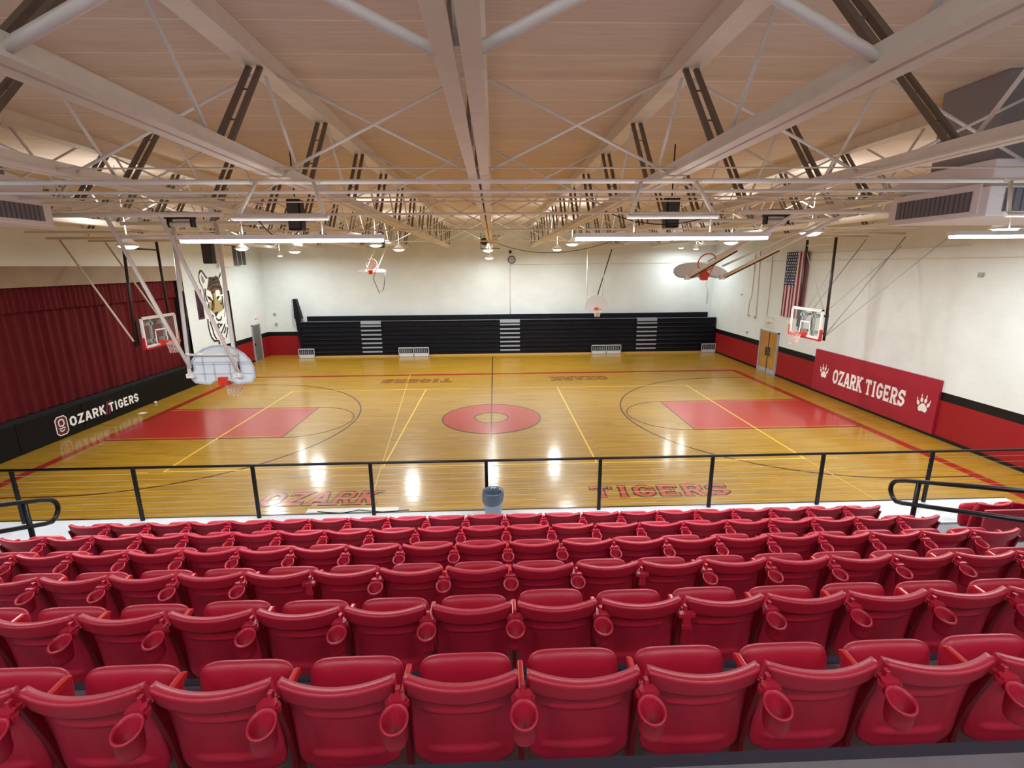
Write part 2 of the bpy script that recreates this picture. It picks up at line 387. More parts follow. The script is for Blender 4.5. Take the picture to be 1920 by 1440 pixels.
# ------------------------------------------------------------------ lettering
def letter(ch, serif):
    """centre-line strokes on a 5 x 7 cell; (points, closed)"""
    q = 1.25
    O = ([(.7+q, .7), (4.3-q, .7), (4.3, .7+q), (4.3, 6.3-q), (4.3-q, 6.3), (.7+q, 6.3), (.7, 6.3-q), (.7, .7+q)], True)
    L = {
     'O': [O],
     'Z': [([(.5, 6.3), (4.2, 6.3), (.8, .7), (4.6, .7)], False)],
     'A': [([(.55, 0), (2.2, 6.6)], False), ([(4.45, 0), (2.8, 6.6)], False), ([(1.9, 6.3), (3.1, 6.3)], False), ([(1.2, 2.3), (3.8, 2.3)], False)],
     'R': [([(.9, 0), (.9, 7)], False), ([(.3, 6.3), (3.2, 6.3), (4.1, 5.5), (4.1, 4.1), (3.2, 3.3), (.9, 3.3)], False), ([(2.6, 3.4), (4.3, 0)], False)],
     'K': [([(.9, 0), (.9, 7)], False), ([(4.2, 7), (1.1, 3.2)], False), ([(2.0, 4.1), (4.3, 0)], False)],
     'T': [([(0, 6.3), (5, 6.3)], False), ([(2.5, 0), (2.5, 7)], False)],
     'I': [([(2.5, 0), (2.5, 7)], False)],
     'G': [([(4.3, 4.9), (4.3, 6.3-q), (4.3-q, 6.3), (.7+q, 6.3), (.7, 6.3-q), (.7, .7+q), (.7+q, .7), (4.3-q, .7), (4.3, .7+q), (4.3, 3.2), (2.6, 3.2)], False)],
     'E': [([(.9, 0), (.9, 7)], False), ([(.3, 6.3), (4.6, 6.3)], False), ([(.9, 3.5), (3.6, 3.5)], False), ([(.3, .7), (4.6, .7)], False)],
     'S': [([(4.3, 5.0), (4.3, 6.3-q+.3), (4.3-q, 6.3), (.7+q, 6.3), (.7, 6.3-q), (.7, 4.4), (1.6, 3.7), (3.4, 3.3), (4.3, 2.6), (4.3, .7+q), (4.3-q, .7), (.7+q, .7), (.7, .7+q), (.7, 2.1)], False)],
     '/': [([(.8, -.6), (3.4, 7.6)], False)],
    }[ch]
    L = list(L)
    if serif:
        sf = {'A': [(.55, 0), (4.45, 0)], 'R': [(.9, 0), (4.3, 0)], 'K': [(.9, 0), (4.4, 0), (.9, 6.2), (4.2, 6.2)], 'T': [(2.5, 0)], 'I': [(2.5, 0), (2.5, 6.2)]}
        for (x, y) in sf.get(ch, []): L.append(([(x-1.15, y+.4), (x+1.15, y+.4)], False, .8))
        if ch == 'T': L += [([(.4, 5.0), (.4, 7)], False, .8), ([(4.6, 5.0), (4.6, 7)], False, .8)]
        if ch == 'E': L += [([(4.3, 5.0), (4.3, 7)], False, .7), ([(4.3, 0), (4.3, 2.0)], False, .7), ([(3.4, 2.6), (3.4, 4.4)], False, .6)]
        if ch == 'Z': L += [([(.6, 4.9), (.6, 7)], False, .7), ([(4.4, 0), (4.4, 2.1)], False, .7)]
        if ch == 'S': L += [([(.5, 0), (.5, 2.4)], False, .6), ([(4.5, 4.6), (4.5, 7)], False, .6)]
    return L
def write(mb, text, fn, W, H, w=1.4, gap=.9, serif=False, t0=0, t1=.02, slant=0.0, extra=0.0, space=3.0):
    """letters fill a W x H box; fn(u, v, t)"""
    tot = sum(({'I': 3.0 if not serif else 3.4, ' ': space, '/': 2.5}.get(c, 5.0)) for c in text)+gap*(len(text)-1)
    su = W/tot; sv = H/7.0; x = 0
    for c in text:
        cw = {'I': 3.0 if not serif else 3.4, ' ': space, '/': 2.5}.get(c, 5.0)
        if c != ' ':
            off = x - ((5.0-cw)/2 if c == 'I' else 0)
            for si, st in enumerate(letter(c, serif)):
                pts, cl = st[0], st[1]; ww = (st[2] if len(st) > 2 else w)+extra
                g = lambda u, v, t, off=off: fn((off+u+slant*v)*su, v*sv, t)
                mb.stroke(pts, ww, g, t0, t1+.0025*si, closed=cl)
        x += cw+gap
    return mb
# words painted on the floor
def floor_word(text, x0, x1, yb, yt, flip=False, slant=.12, near=True):
    if not flip: fn = lambda u, v, t: (x0+u, yb+v, t)
    else: fn = lambda u, v, t: (x1-u, yt-v, t)
    mb = write(MB(), text, fn, x1-x0, abs(yt-yb), 1.35, .85, True, 0, lz*2.0, slant, extra=.55)
    mark('floor_word_outline', mb, M_PAINTK if near else mat('floor_word_brown', rgb(120, 66, 30), .32, spec=.25, coat=.6))
    mb = write(MB(), text, fn, x1-x0, abs(yt-yb), 1.35, .85, True, 0, lz*2.8, slant, extra=-.25)
    mark('floor_word_fill', mb, mat('floor_word_fill_red', rgb(190, 84, 54) if near else rgb(150, 92, 44), .32, spec=.25, coat=.6))
floor_word('OZARK', -18.4, -9.2, -22.3, -20.0)
floor_word('TIGERS', 8.2, 19.6, -22.2, -20.1, slant=.06)
floor_word('TIGERS', -17.9, -6.6, 19.7, 22.2, True, near=False, slant=0)
floor_word('OZARK', 9.7, 19.0, 19.8, 22.4, True, near=False, slant=0)

# ------------------------------------------------------------------ stage front pads, curtain, sign
t = thing('stage_front_pad', 'long black padded stage front with white school lettering', 'wall pad', (XL, 0, 0))
mb = MB()
yy = 22.0
while yy > -44:
    mb.box(XL+.002, XL+.12, yy-8.0+.03, yy, .02, 3.25); yy -= 8.0
mb.build('pad', M_BLACKPAD, t, bevel=.08)
fs = lambda u, v, tt: (XL+.12+tt, YA+u, ZA+v)
YA, ZA = -3.85, 1.0
write(MB(), 'OZARK', fs, 5.2, 1.1, 1.35, .9, False, 0, .03).build('lettering', M_WHITE, t)
YA = 1.95
write(MB(), 'TIGERS', fs, 5.15, 1.1, 1.35, .9, False, 0, .03).build('lettering', M_WHITE, t)
YA, ZA = 1.2, .9
write(MB(), '//', fs, 1.0, 1.4, 1.6, .1, False, 0, .02).build('slashes', M_MAROON, t)
def rrect(x0, x1, y0, y1, c): return [(x0+c, y0), (x1-c, y0), (x1, y0+c), (x1, y1-c), (x1-c, y1), (x0+c, y1), (x0, y1-c), (x0, y0+c)]
YA, ZA = -5.65, .75
lg = MB().prism(rrect(0, 1.45, -.3, 1.75, .3), fs, 0, .02).build('emblem', M_MAROON, t)
mb = MB().stroke(rrect(0, 1.45, -.3, 1.75, .3), .1, fs, 0, .035, closed=True)
mb.stroke(rrect(.4, 1.05, .7, 1.4, .15), .12, fs, 0, .035, closed=True)
mb.stroke([(.35, .5), (.6, .4), (.85, .5), (1.1, .4)], .1, fs, 0, .035).stroke([(.4, .22), (.7, .1), (1.0, .25)], .1, fs, 0, .035).stroke([(.45, .3), (.5, .55)], .1, fs, 0, .035)
mb.build('emblem_outline', M_WHITE, lg)

def curtain():
    t = thing('stage_curtain', 'pleated dark red curtain closing the stage opening', 'curtain', (XL-1.6, 0, 3.3))
    def cloth(z0, z1, xo, amp, name, per=1.25, y1=YS-.5, y0=-30.0, wob=0):
        mb = MB(); mb.smooth = True; n = int((y1-y0)/.12); nz = 6; b = 0
        rr = random.Random(3)
        ph = [rr.uniform(-.5, .5) for _ in range(200)]
        for j in range(nz+1):
            z = z0+(z1-z0)*j/nz
            for i in range(n+1):
                y = y0+(y1-y0)*i/n; k = int((y+40)/per) % 200
                a = amp*(.75+.5*ph[k])
                x = XL-1.4+xo + a*math.sin(2*math.pi*y/per+ph[k//3]*1.2) + a*.3*math.sin(2*math.pi*y/per*.5+1)
                mb.v.append((x, y, z))
        for j in range(nz):
            for i in range(n):
                a = j*(n+1)+i; mb.face((a, a+1, a+n+2, a+n+1))
        return mb
    cloth(3.35, 14.6, 0, .2, 'drape').build('drape', M_CURT, t)
    cloth(13.9, 16.7, .55, .13, 'valance', per=.7).build('valance', M_CURT, t)
    return t
curtain()

t = thing('wall_banner', 'maroon padded wall panel with white letters between two paw prints', 'sign', (XR, .4, .3))
mb = MB()
for i in range(3): mb.box(XR-.3, XR, -9.9+6.866*i, -9.9+6.866*(i+1)-.01, .35, 6.2)
mb.build('panel', M_SIGN, t, bevel=.03)
fb = lambda u, v, tt: (XR-.3-tt, YB-u, ZB+v)
YB, ZB = 6.35, 2.15
write(MB(), 'OZARK', fb, 5.5, 1.95, 1.3, .75, True, 0, .03).build('lettering', M_WHITE, t)
YB = .25
write(MB(), 'TIGERS', fb, 6.1, 1.95, 1.3, .75, True, 0, .03).build('lettering', M_WHITE, t)
def paw(yc, zc, s, name):
    global YB, ZB
    YB, ZB = yc, zc
    mb = MB()
    def ell(cx, cy, rx, ry, rot=0, n=14):
        return [(cx+rx*math.cos(a)*math.cos(rot)-ry*math.sin(a)*math.sin(rot), cy+rx*math.cos(a)*math.sin(rot)+ry*math.sin(a)*math.cos(rot)) for a in [2*math.pi*i/n for i in range(n)]]
    pad = [(-.5, -.1), (-.55, -.35), (-.38, -.6), (-.15, -.55), (0, -.5), (.15, -.55), (.38, -.6), (.55, -.35), (.5, -.1), (.25, .15), (.12, .3), (-.12, .3), (-.25, .15)]
    mb.prism([(x*s, y*s) for x, y in pad], fb, 0, .03)
    for cx, cy, rt in ((-.62, .25, .35), (-.24, .62, .12), (.24, .62, -.12), (.62, .25, -.35)):
        mb.prism([(x*s, y*s) for x, y in ell(cx, cy, .15, .26, rt)], fb, 0, .03)
    for cx, cy in ((-.78, .68), (-.3, 1.1), (.3, 1.1), (.78, .68)):
        mb.prism([(x*s, y*s) for x, y in ((cx-.07, cy-.14), (cx+.07, cy-.14), (cx, cy+.16))], fb, 0, .03)
    mb.build(name, M_WHITE, t)
paw(8.3, 3.1, 1.05, 'paw_print'); paw(-8.3, 3.0, 1.05, 'paw_print')

# ------------------------------------------------------------------ tiger mural (painted on the left wall)
MURAL = {
'head' : (0,[(28.15, 16.73), (29.81, 16.73), (30.22, 16.92), (30.68, 16.81), (31.21, 16.47), (31.47, 15.33), (31.78, 14.58), (31.61, 13.72), (30.44, 13.58), (29.55, 13.96), (29.48, 14.16), (28.6, 14.01), (27.57, 14.58), (27.02, 14.67), (27.65, 15.73)]),
'muzzle' : (1,[(28.53, 14.21), (29.48, 14.16), (29.6, 12.9), (30.4, 12.7), (31.7, 12.9), (31.6, 11.3), (30.9, 10.9), (30.22, 10.78), (29.37, 10.5), (28.65, 10.4), (27.98, 10.7), (27.2, 11.3), (26.7, 12.02), (26.9, 12.73), (27.74, 12.57)]),
'bridge' : (0,[(28.2, 14.2), (28.9, 14.3), (28.75, 12.2), (28.4, 11.0), (28.1, 12.4)]),
'cheek' : (2,[(26.4, 11.6), (27.3, 11.0), (28.2, 10.5), (28.0, 9.4), (27.2, 8.9), (26.5, 9.8)]),
'right_cheek' : (2,[(29.6, 10.6), (31.0, 11.0), (31.6, 11.4), (31.3, 9.6), (30.3, 9.2)]),
'nose_stripe' : (0,[(27.92, 12.82), (28.4, 12.78), (28.2, 11.1), (27.5, 11.23)]),
'ear_shade' : (4,[(25.99, 17.15), (26.52, 16.64), (26.82, 16.07), (26.26, 15.65), (25.95, 16.16)]),
'chest_shade' : (4,[(29.4, 6.1), (30.03, 6.42), (30.46, 5.95), (29.55, 5.84)]),
'brow' : (2,[(27.0, 14.61), (27.55, 14.52), (28.41, 13.76), (28.35, 12.9), (27.07, 13.58), (26.87, 14.1)]),
'right_brow' : (2,[(29.57, 14.49), (30.68, 14.5), (30.97, 14.15), (30.9, 13.5), (29.6, 12.9), (29.48, 13.7)]),
'eye' : (3,[(26.77, 13.73), (27.73, 13.41), (28.09, 13.0), (27.79, 12.76), (27.18, 13.13)]),
'right_eye' : (3,[(29.77, 13.42), (30.79, 13.5), (30.31, 13.12), (29.86, 12.82), (29.55, 13.04)]),
'nose' : (3,[(28.2, 10.75), (29.6, 10.9), (29.0, 10.32), (28.54, 10.0)]),
'mouth' : (3,[(27.95, 8.66), (28.87, 8.55), (29.38, 8.03), (28.47, 7.85)]),
'jaw' : (3,[(29.35, 8.73), (30.22, 8.75), (30.27, 8.51), (29.51, 8.13)]),
'tuft' : (3,[(28.24, 5.8), (28.73, 5.62), (28.74, 5.26), (28.17, 5.53)]),
}
MSTROKES = [
[(32.5, 17.97), (32.07, 17.31), (31.23, 16.53)], [(25.5, 17.34), (25.94, 17.77), (26.36, 17.7), (26.8, 17.26), (27.23, 16.75), (27.64, 16.55)],
[(25.5, 17.34), (25.26, 16.67), (25.34, 15.93), (25.81, 15.22), (26.07, 14.52), (26.07, 13.26), (26.19, 11.98)],
[(32.5, 17.97), (33.07, 17.23), (33.06, 16.22), (32.51, 15.16), (32.21, 13.55), (31.8, 11.54)], [(31.05, 8.54), (30.57, 8.0), (29.85, 7.39)],
[(31.23, 7.98), (30.85, 7.38), (30.29, 6.98)], [(31.77, 7.86), (31.42, 7.01), (30.86, 6.19)], [(29.82, 7.27), (28.9, 7.05)], [(29.78, 6.69), (29.07, 6.5)],
[(26.54, 9.49), (26.83, 8.68), (27.12, 7.85), (27.14, 7.57)], [(26.07, 9.93), (25.95, 9.12), (25.99, 8.55), (26.07, 7.71), (26.42, 6.76), (27.06, 6.1), (28.39, 5.96), (28.65, 5.33)],
[(27.05, 7.58), (27.45, 6.78), (27.85, 6.32)], [(32.41, 11.94), (32.14, 10.49), (31.92, 8.44)], [(32.08, 11.96), (31.96, 11.09), (31.17, 9.82)],
[(26.23, 12.4), (26.21, 11.58), (26.38, 10.73)], [(28.59, 9.84), (29.1, 9.39), (29.96, 9.41), (30.33, 9.96)], [(27.31, 10.48), (27.87, 10.26)], [(27.19, 10.04), (27.91, 10.03)],
[(27.86, 9.47), (27.71, 8.92), (28.46, 8.6), (29.36, 8.79)], [(27.88, 15.72), (28.91, 16.07), (29.78, 16.18)], [(27.63, 15.22), (28.91, 15.62), (30.31, 15.9), (31.27, 15.74)], [(28.18, 14.68), (29.13, 15.09), (30.45, 15.04), (31.27, 14.81)],
[(26.6, 14.9), (26.4, 13.9), (26.7, 12.7)], [(26.9, 12.4), (26.75, 11.2), (27.3, 10.4)], [(31.5, 13.4), (31.2, 12.2), (31.5, 11.2)], [(30.6, 12.3), (30.9, 12.0)], [(27.6, 11.6), (27.9, 11.3)], [(28.0, 16.5), (29.6, 16.3), (30.9, 16.5)], [(31.0, 15.2), (31.6, 14.6), (31.5, 13.8)]]
t = thing('tiger_mural', 'painted tiger head mural on the cream wall beside the stage', 'mural', (XL, 29, 5.3))
fm = lambda u, v, tt: (XL+.01+tt, u, v)
mb = MB(); mb.cur = 0
mb.prism([(25.5, 17.34), (26.1, 17.8), (27.4, 16.7), (31.2, 16.6), (32.5, 17.97), (33.0, 16.5), (32.4, 14), (32, 11), (31.9, 8), (30.8, 6.1), (28.7, 5.4), (27, 6.1), (26, 8), (26.1, 11), (26.1, 14), (25.3, 16)], fm, 0, .01)
bg = mb.build('ground', M_TWHITE, t)
lv = {1: .018, 0: .024, 2: .03, 4: .03, 3: .036}
for k, (mi, ps) in MURAL.items():
    MB().prism(ps, fm, 0, lv[mi]).build(k, [M_TBROWN, M_TTAN, M_TWHITE, M_TBLACK, M_TGREY][mi], t)
mb = MB()
for i, st in enumerate(MSTROKES): mb.stroke(st, .16 if i in (2, 3, 12, 13, 14) else .3, fm, 0, .042)
mb.build('stripes', M_TBLACK, t)

# small things on the left wall
t = thing('wall_plaque', 'tall narrow black panel with maroon border on the wall left of the tiger mural', 'panel', (XL, 24.4, 10.1))
MB().box(XL, XL+.1, 23.6, 25.2, 10.1, 14.8).build('border', M_MAROON, t); MB().box(XL+.1, XL+.13, 23.85, 24.95, 10.35, 14.55).build('face', M_BLACK, t)
t = thing('louvered_vent', 'white wall unit with dark louvers high on the wall above the tiger mural', 'vent', (XL, 36, 18.7))
MB().box(XL, XL+1.3, 31.2, 34.4, 18.4, 22).build('cabinet', M_CREAM, t)
v = MB().box(XL, XL+1.2, 34.5, 39.2, 18.7, 22.2).build('louver_panel', M_DGREY, t)
mb = MB()
for y in (36.1, 37.7): mb.box(XL+1.2, XL+1.24, y-.05, y+.05, 18.7, 22.2)
mb.build('divider', M_WHITE, v)
o = MB().box(XL, XL+.05, 42.0, 43.4, 7.6, 8.9).build('exit_sign', M_WPIPE, None, (XL, 42.7, 8.2)); tag(o, 'small exit sign above the grey door in the far left corner', 'sign')
wr = MB(); fe = lambda u, v, tt: (XL+.05+tt, 42.2+u, 8.05+v)
st = {'E': [[(0, 0), (0, 1)], [(0, 1), (.6, 1)], [(0, .5), (.5, .5)], [(0, 0), (.6, 0)]], 'X': [[(0, 0), (.6, 1)], [(0, 1), (.6, 0)]], 'I': [[(.3, 0), (.3, 1)]], 'T': [[(0, 1), (.7, 1)], [(.35, 0), (.35, 1)]]}
def exit_text(mb, fn, sc):
    for i, c in enumerate('EXIT'):
        for s_ in st[c]: mb.stroke([((i*.85+x)*sc, y*sc) for x, y in s_], .18*sc, fn, 0, .03)
    return mb
exit_text(MB(), fe, .34).build('lettering', M_PINKEXIT, o)
# door in the left corner
d = struct('door_1', MB().box(XL-.1, XL+.12, 40.5, 43.5, 0, 7.0), M_GREYDOOR)
mb = MB().box(XL, XL+.25, 40.3, 40.5, 0, 7.2).box(XL, XL+.25, 43.5, 43.7, 0, 7.2).box(XL, XL+.25, 40.3, 43.7, 7.0, 7.2)
mb.build('door_frame', M_GREY, d); MB().cbox((XL+.2, 40.9, 3.3), (.2, .12, .5)).build('door_handle', M_BLACK, d)

# right wall: double door, exit sign, conduits, flag
d = struct('door_2', MB().box(XR-.1, XR+.1, 20.9, 26.1, .75, 6.9), M_WOODD)
MB().box(XR-.13, XR+.1, 20.9, 23.45, .02, .75).box(XR-.13, XR+.1, 23.55, 26.1, .02, .75).build('kick_plate', M_GREY, d)
MB().box(XR-.25, XR, 20.65, 20.9, 0, 7.1).box(XR-.25, XR, 26.1, 26.35, 0, 7.1).box(XR-.25, XR, 20.65, 26.35, 6.9, 7.1).build('door_frame', M_GREY, d)
MB().box(XR-.14, XR, 23.42, 23.58, .02, 6.9).build('meeting_stile', M_DARK, d)
for y in (23.0, 23.95): MB().box(XR-.3, XR-.1, y-.14, y+.14, 2.9, 4.4).build('push_plate', M_DGREY, d)
o = MB().box(XR-.06, XR, 23.2, 24.7, 7.9, 9.0).build('exit_sign', M_WPIPE, None, (XR, 24, 8.4)); tag(o, 'small exit sign in a wire guard above the wooden double doors', 'sign')
exit_text(MB(), lambda u, v, tt: (XR-.06-tt, 24.55-u, 8.2+v), .36).build('lettering', M_PINKEXIT, o)
mb = MB()
for yy in (22.6, 23.3, 24.0, 24.7, 25.3): mb.tube([(XR, yy, 9.4), (XR-.35, yy, 9.4), (XR-.35, yy, 7.6), (XR, yy, 7.6)], .025, 5)
for zz in (9.4, 8.5, 7.6): mb.tube([(XR-.35, 22.6, zz), (XR-.35, 25.3, zz)], .025, 5)
mb.build('wire_guard', M_CREAM, o)
MB().box(XR-.05, XR, 24.9, 25.4, 7.9, 8.6).build('emblem_plate', M_CREAM, o)
def conduit(pts, label, r=.07, m=M_CREAM):
    o = MB().tube(pts, r, 6).build('conduit', m, None, pts[0]); tag(o, label, 'pipe'); return o
conduit([(XR-.08, 30.9, 20.0), (XR-.08, 30.9, 12.5), (XR-.08, 31.4, 11.8), (XR-.08, 31.6, 8.9)], 'leftmost vertical conduit on the right wall, bending on its way down')
conduit([(XR-.08, 29.4, 20.4), (XR-.08, 28.6, 9.0)], 'second vertical conduit on the right wall, ending in a junction box')
conduit([(XR-.08, 25.3, 19.4), (XR-.08, 25.1, 9.55)], 'straight vertical conduit dropping to the exit sign over the double doors')
conduit([(XR-.17, 34.5, 18.6), (XR-.17, -30, 18.6)], 'long horizontal conduit running high along the right wall', .04)
conduit([(XR-.1, 20, 19.6), (XR-.1, -10, 19.8)], 'upper horizontal conduit on the right wall behind the flag', .05)
conduit([(3.9, YF-.08, 18.4), (3.9, YF-.08, 8.0)], 'vertical conduit in the middle of the far wall below the clock', .06)
conduit([(3.9, YF-.08, 18.4), (47, YF-.08, 18.6)], 'long horizontal conduit from the clock to the right corner of the far wall', .06)
conduit([(45.6, YF-.08, 16.2), (45.6, YF-.08, 13.6), (46.1, YF-.08, 13.0), (46.1, YF-.08, 10.0)], 'short bent conduit beside the right corner of the far wall', .06)
for (y, z, n, lab) in ((31.0, 9.0, .35, 'small horn box on the right wall, left of the pair of conduits'), (28.9, 8.9, .5, 'junction box at the foot of the second conduit on the right wall'), (31.2, 5.9, .45, 'lower of the small wall plates left of the double doors'), (34.6, 12.6, .3, 'small box low on the far end of the right wall'), (-11.6, 17.0, .5, 'small grey patch plate high on the blank right wall')):
    o = MB().box(XR-.2, XR, y-n/2, y+n/2, z-min(.25, n*.4), z+min(.25, n*.4)).build('wall_box', M_GREY, None, (XR, y, z)); tag(o, lab, 'box')
for (x, z, lab) in ((-45.4, 8.7, 'upper of two small switch plates in the far left corner'), (-45.3, 6.6, 'lower of two small switch plates in the far left corner'), (4.0, 21.0, 'small black box above the clock on the far wall')):
    o = MB().box(x-.25, x+.25, YF-.2, YF, z-.28, z+.28).build('wall_box', M_BLACK if x > 0 else M_GREY, None, (x, YF, z)); tag(o, lab, 'box')
o = MB().box(45.1, 46.3, YF-.3, YF, 16.2, 17.3).build('wall_box', M_WPIPE, None, (45.7, YF, 16.2)); tag(o, 'white box at the top of the bent conduit in the right corner', 'box')
o = MB().box(XR-.35, XR, 18.0, 18.8, 8.9, 9.5).build('fire_horn', M_WPIPE, None, (XR, 18.4, 9)); tag(o, 'small white wall fitting under the flag', 'box')
# clock
t = thing('wall_clock', 'round grey wall clock high on the far wall', 'clock', (4.3, YF, 19.4))
MB().lathe((4.3, YF, 19.4), [(.78, 0), (.8, .2), (.66, .26), (.62, .2)], 24, (0, -1, 0)).build('rim', M_DGREY, t)
MB().lathe((4.3, YF-.2, 19.4), [(.64, 0), (.64, .02)], 24, (0, -1, 0)).build('dial', M_GREY, t)
MB().bar((4.3, YF-.24, 19.4), (4.1, YF-.24, 19.75), .05, .02).bar((4.3, YF-.24, 19.4), (4.7, YF-.24, 19.2), .05, .02).build('hand', M_BLACK, t)
# flag, hung by its long side against the wall
def flag():
    t = thing('flag', 'american flag hanging vertically on the right wall', 'flag', (XR-.2, 17.8, 9.9))
    y1, z1, W, H = 20.65, 19.9, 5.6, 9.9
    def sheet(y0, yb, z0, zt, off, m, name):
        mb = MB(); mb.smooth = True; n = max(2, int(abs(y0-yb)/.12)); nz = 10
        for side in (0, .04):
            b = len(mb.v)
            for j in range(nz+1):
                z = z0+(zt-z0)*j/nz
                for i in range(n+1):
                    y = y0+(yb-y0)*i/n; mb.v.append((XR-.3-off-side+.07*math.sin(y*3.1)*(1-(z-9.9)/14), y, z))
            for j in range(nz):
                for i in range(n):
                    a = b+j*(n+1)+i; mb.face((a, a+1, a+n+2, a+n+1))
        return mb.build(name, m, t)
    sheet(y1, y1-W, z1-H, z1, 0, M_FLAGW, 'field')
    sw = W/13
    for i in range(0, 13, 2):
        ya = y1-i*sw; zt = z1-5.0 if i < 7 else z1
        sheet(ya, ya-sw, z1-H-.02, zt, .03, M_FLAGR, 'stripe')
    sheet(y1, y1-sw*7, z1-5.0, z1, .05, M_FLAGB, 'canton')
    mb = MB()
    for r in range(11):
        for c in range(5 if r % 2 else 6):
            yy = y1-.3-(c+(.5 if r % 2 else 0))*.53-.1; zz = z1-.3-r*.44
            pts = []
            for k in range(10):
                a = math.pi/2+k*math.pi/5; rr = .15 if k % 2 == 0 else .065; pts.append((rr*math.cos(a), rr*math.sin(a)))
            xx = XR-.3-.1+.07*math.sin(yy*3.1)*(1-(zz-9.9)/14)
            mb.prism(pts, lambda u, v, tt: (xx-tt, yy-u, zz+v), 0, .02)
    mb.build('stars', M_WHITE, t)
flag()
o = MB().box(-45.5, -44.7, 4.2, 4.95, .005, .03).build('paper_sheet', M_WHITE, None, (-45.1, 4.6, 0)); tag(o, 'white sheet of paper lying on the floor by the stage front', 'paper')
o = MB().lathe((-46.5, 9.3, .01), [(.12, 0), (.2, .1), (.15, .3), (.02, .36)], 8).build('paper_scrap', M_WHITE, None, (-46.5, 9.3, 0)); tag(o, 'small crumpled white scrap at the foot of the stage front', 'paper')

# ------------------------------------------------------------------ bleachers, pushed closed against the far wall
t = thing('folded_bleachers', 'black telescopic bleachers folded closed along the far wall', 'bleachers', (3.5, 44, 0))
BX0, BX1 = -38.9, 47.0
MB().box(BX0, BX1, 44.05, 44.5, 0, .3).build('base_board', M_BASEW, t)
zb = [.3+i*.885 for i in range(9)]
aisles = [(-26.9, -22.7), (1.6, 5.8), (30.2, 34.5)]
secs = [(BX0, -26.9), (-22.7, 1.6), (5.8, 30.2), (34.5, BX1)]
for i in range(8):
    z0, z1 = zb[i], zb[i+1]; yo = 44.0+.03*i
    for (xa, xb) in secs:
        mb = MB()
        prof = [(yo+.1, z0), (yo+.1, z1-.42), (yo-.02, z1-.36), (yo-.1, z1-.26), (yo-.1, z1-.1), (yo, z1-.02), (yo+.5, z1-.02), (yo+.5, z0)]
        mb.prism(prof, lambda u, v, tt: (tt, u, v), xa, xb)
        mb.build('bench_front', M_BLEACH, t)
for (xa, xb) in aisles:
    for i in range(8):
        z1 = zb[i+1]
        if i == 7: MB().box(xa+.05, xb-.05, 43.95, 44.9, z1-.62, z1).build('aisle_step', M_BLEACHG, t)
        else: MB().box(xa+.05, xb-.05, 43.85, 44.4, z1-.28, z1).build('aisle_step', M_BLEACHG, t)
    MB().box(xa, xb, 44.25, 44.7, .3, 7.0).build('aisle_backing', M_BLEACH, t)
MB().box(BX0, 47.0, 44.5, 46.8, 0, 7.0).build('body', M_BLEACH, t)
MB().box(BX0+.6, 45.9, 45.9, 46.2, 6.9, 8.3).build('back_rail_panel', M_BLEACH, t, bevel=.05)
mb = MB()
MB().box(BX0, 46.4, 44.0, 44.06, 7.36, 7.42).build('top_trim', M_BLEACHG, t)
for k in range(9):
    z = .3+k*.88; xo = -38.9-.14*k
    MB().box(xo-.5, xo+.35, 44.2+.16*k, 45.4+.16*k, z, z+.86).build('end_panel', M_BLEACH, t)
for k in range(4):
    z = 7.9+k*1.0; x0 = -41.0+.02*k
    MB().prism([(x0+.35+.0*k, z), (x0+1.85-.22*k, z), (x0+1.6-.22*k, z+1), (x0+.35, z+1)], lambda u, v, tt: (u, tt, v), 45.3, 46.4).build('end_panel', M_BLEACH, t)
    MB().box(x0+.15, x0+.42, 45.2, 46.0, z+.1, z+.85).build('end_bracket', M_BLEACHG, t)
for n_, (xa, xb) in enumerate([(-39.7, -36.6), (-19.3, -13.2), (20.8, 26.9), (44.1, 47.0)]):
    lab = ['short white cutout rail at the left end of the bleachers', 'double white cutout rail left of the centre bleacher aisle', 'double white cutout rail right of the centre bleacher aisle', 'short white cutout rail at the right end of the bleachers'][n_]
    r = thing('cutout_rail', lab, 'railing', ((xa+xb)/2, 43.6, 0), 'front cutout rails of the bleachers')
    MB().box(xa, xb, 43.4, 43.5, .05, .72).build('toe_board', M_RAILW, r)
    k = 2 if xb-xa > 4 else 1; wseg = (xb-xa)/k
    mb = MB()
    for j in range(k+1): mb.box(xa+j*wseg-.06, xa+j*wseg+.06, 43.4, 43.5, .05, 1.95)
    mb.box(xa, xb, 43.4, 43.5, 1.75, 1.95); mb.build('frame', M_RAILW, r)
    mb = MB()
    for j in range(k):
        for q in range(7):
            x = xa+j*wseg+.35+q*(wseg-.5)/7; mb.box(x, x+.14, 43.42, 43.48, .85, 1.6)
    mb.build('slats', M_BLEACHG, r)
    MB().box(xa+.05, xb-.05, 43.52, 43.6, .05, 1.85).build('backing', M_BLACK, r)

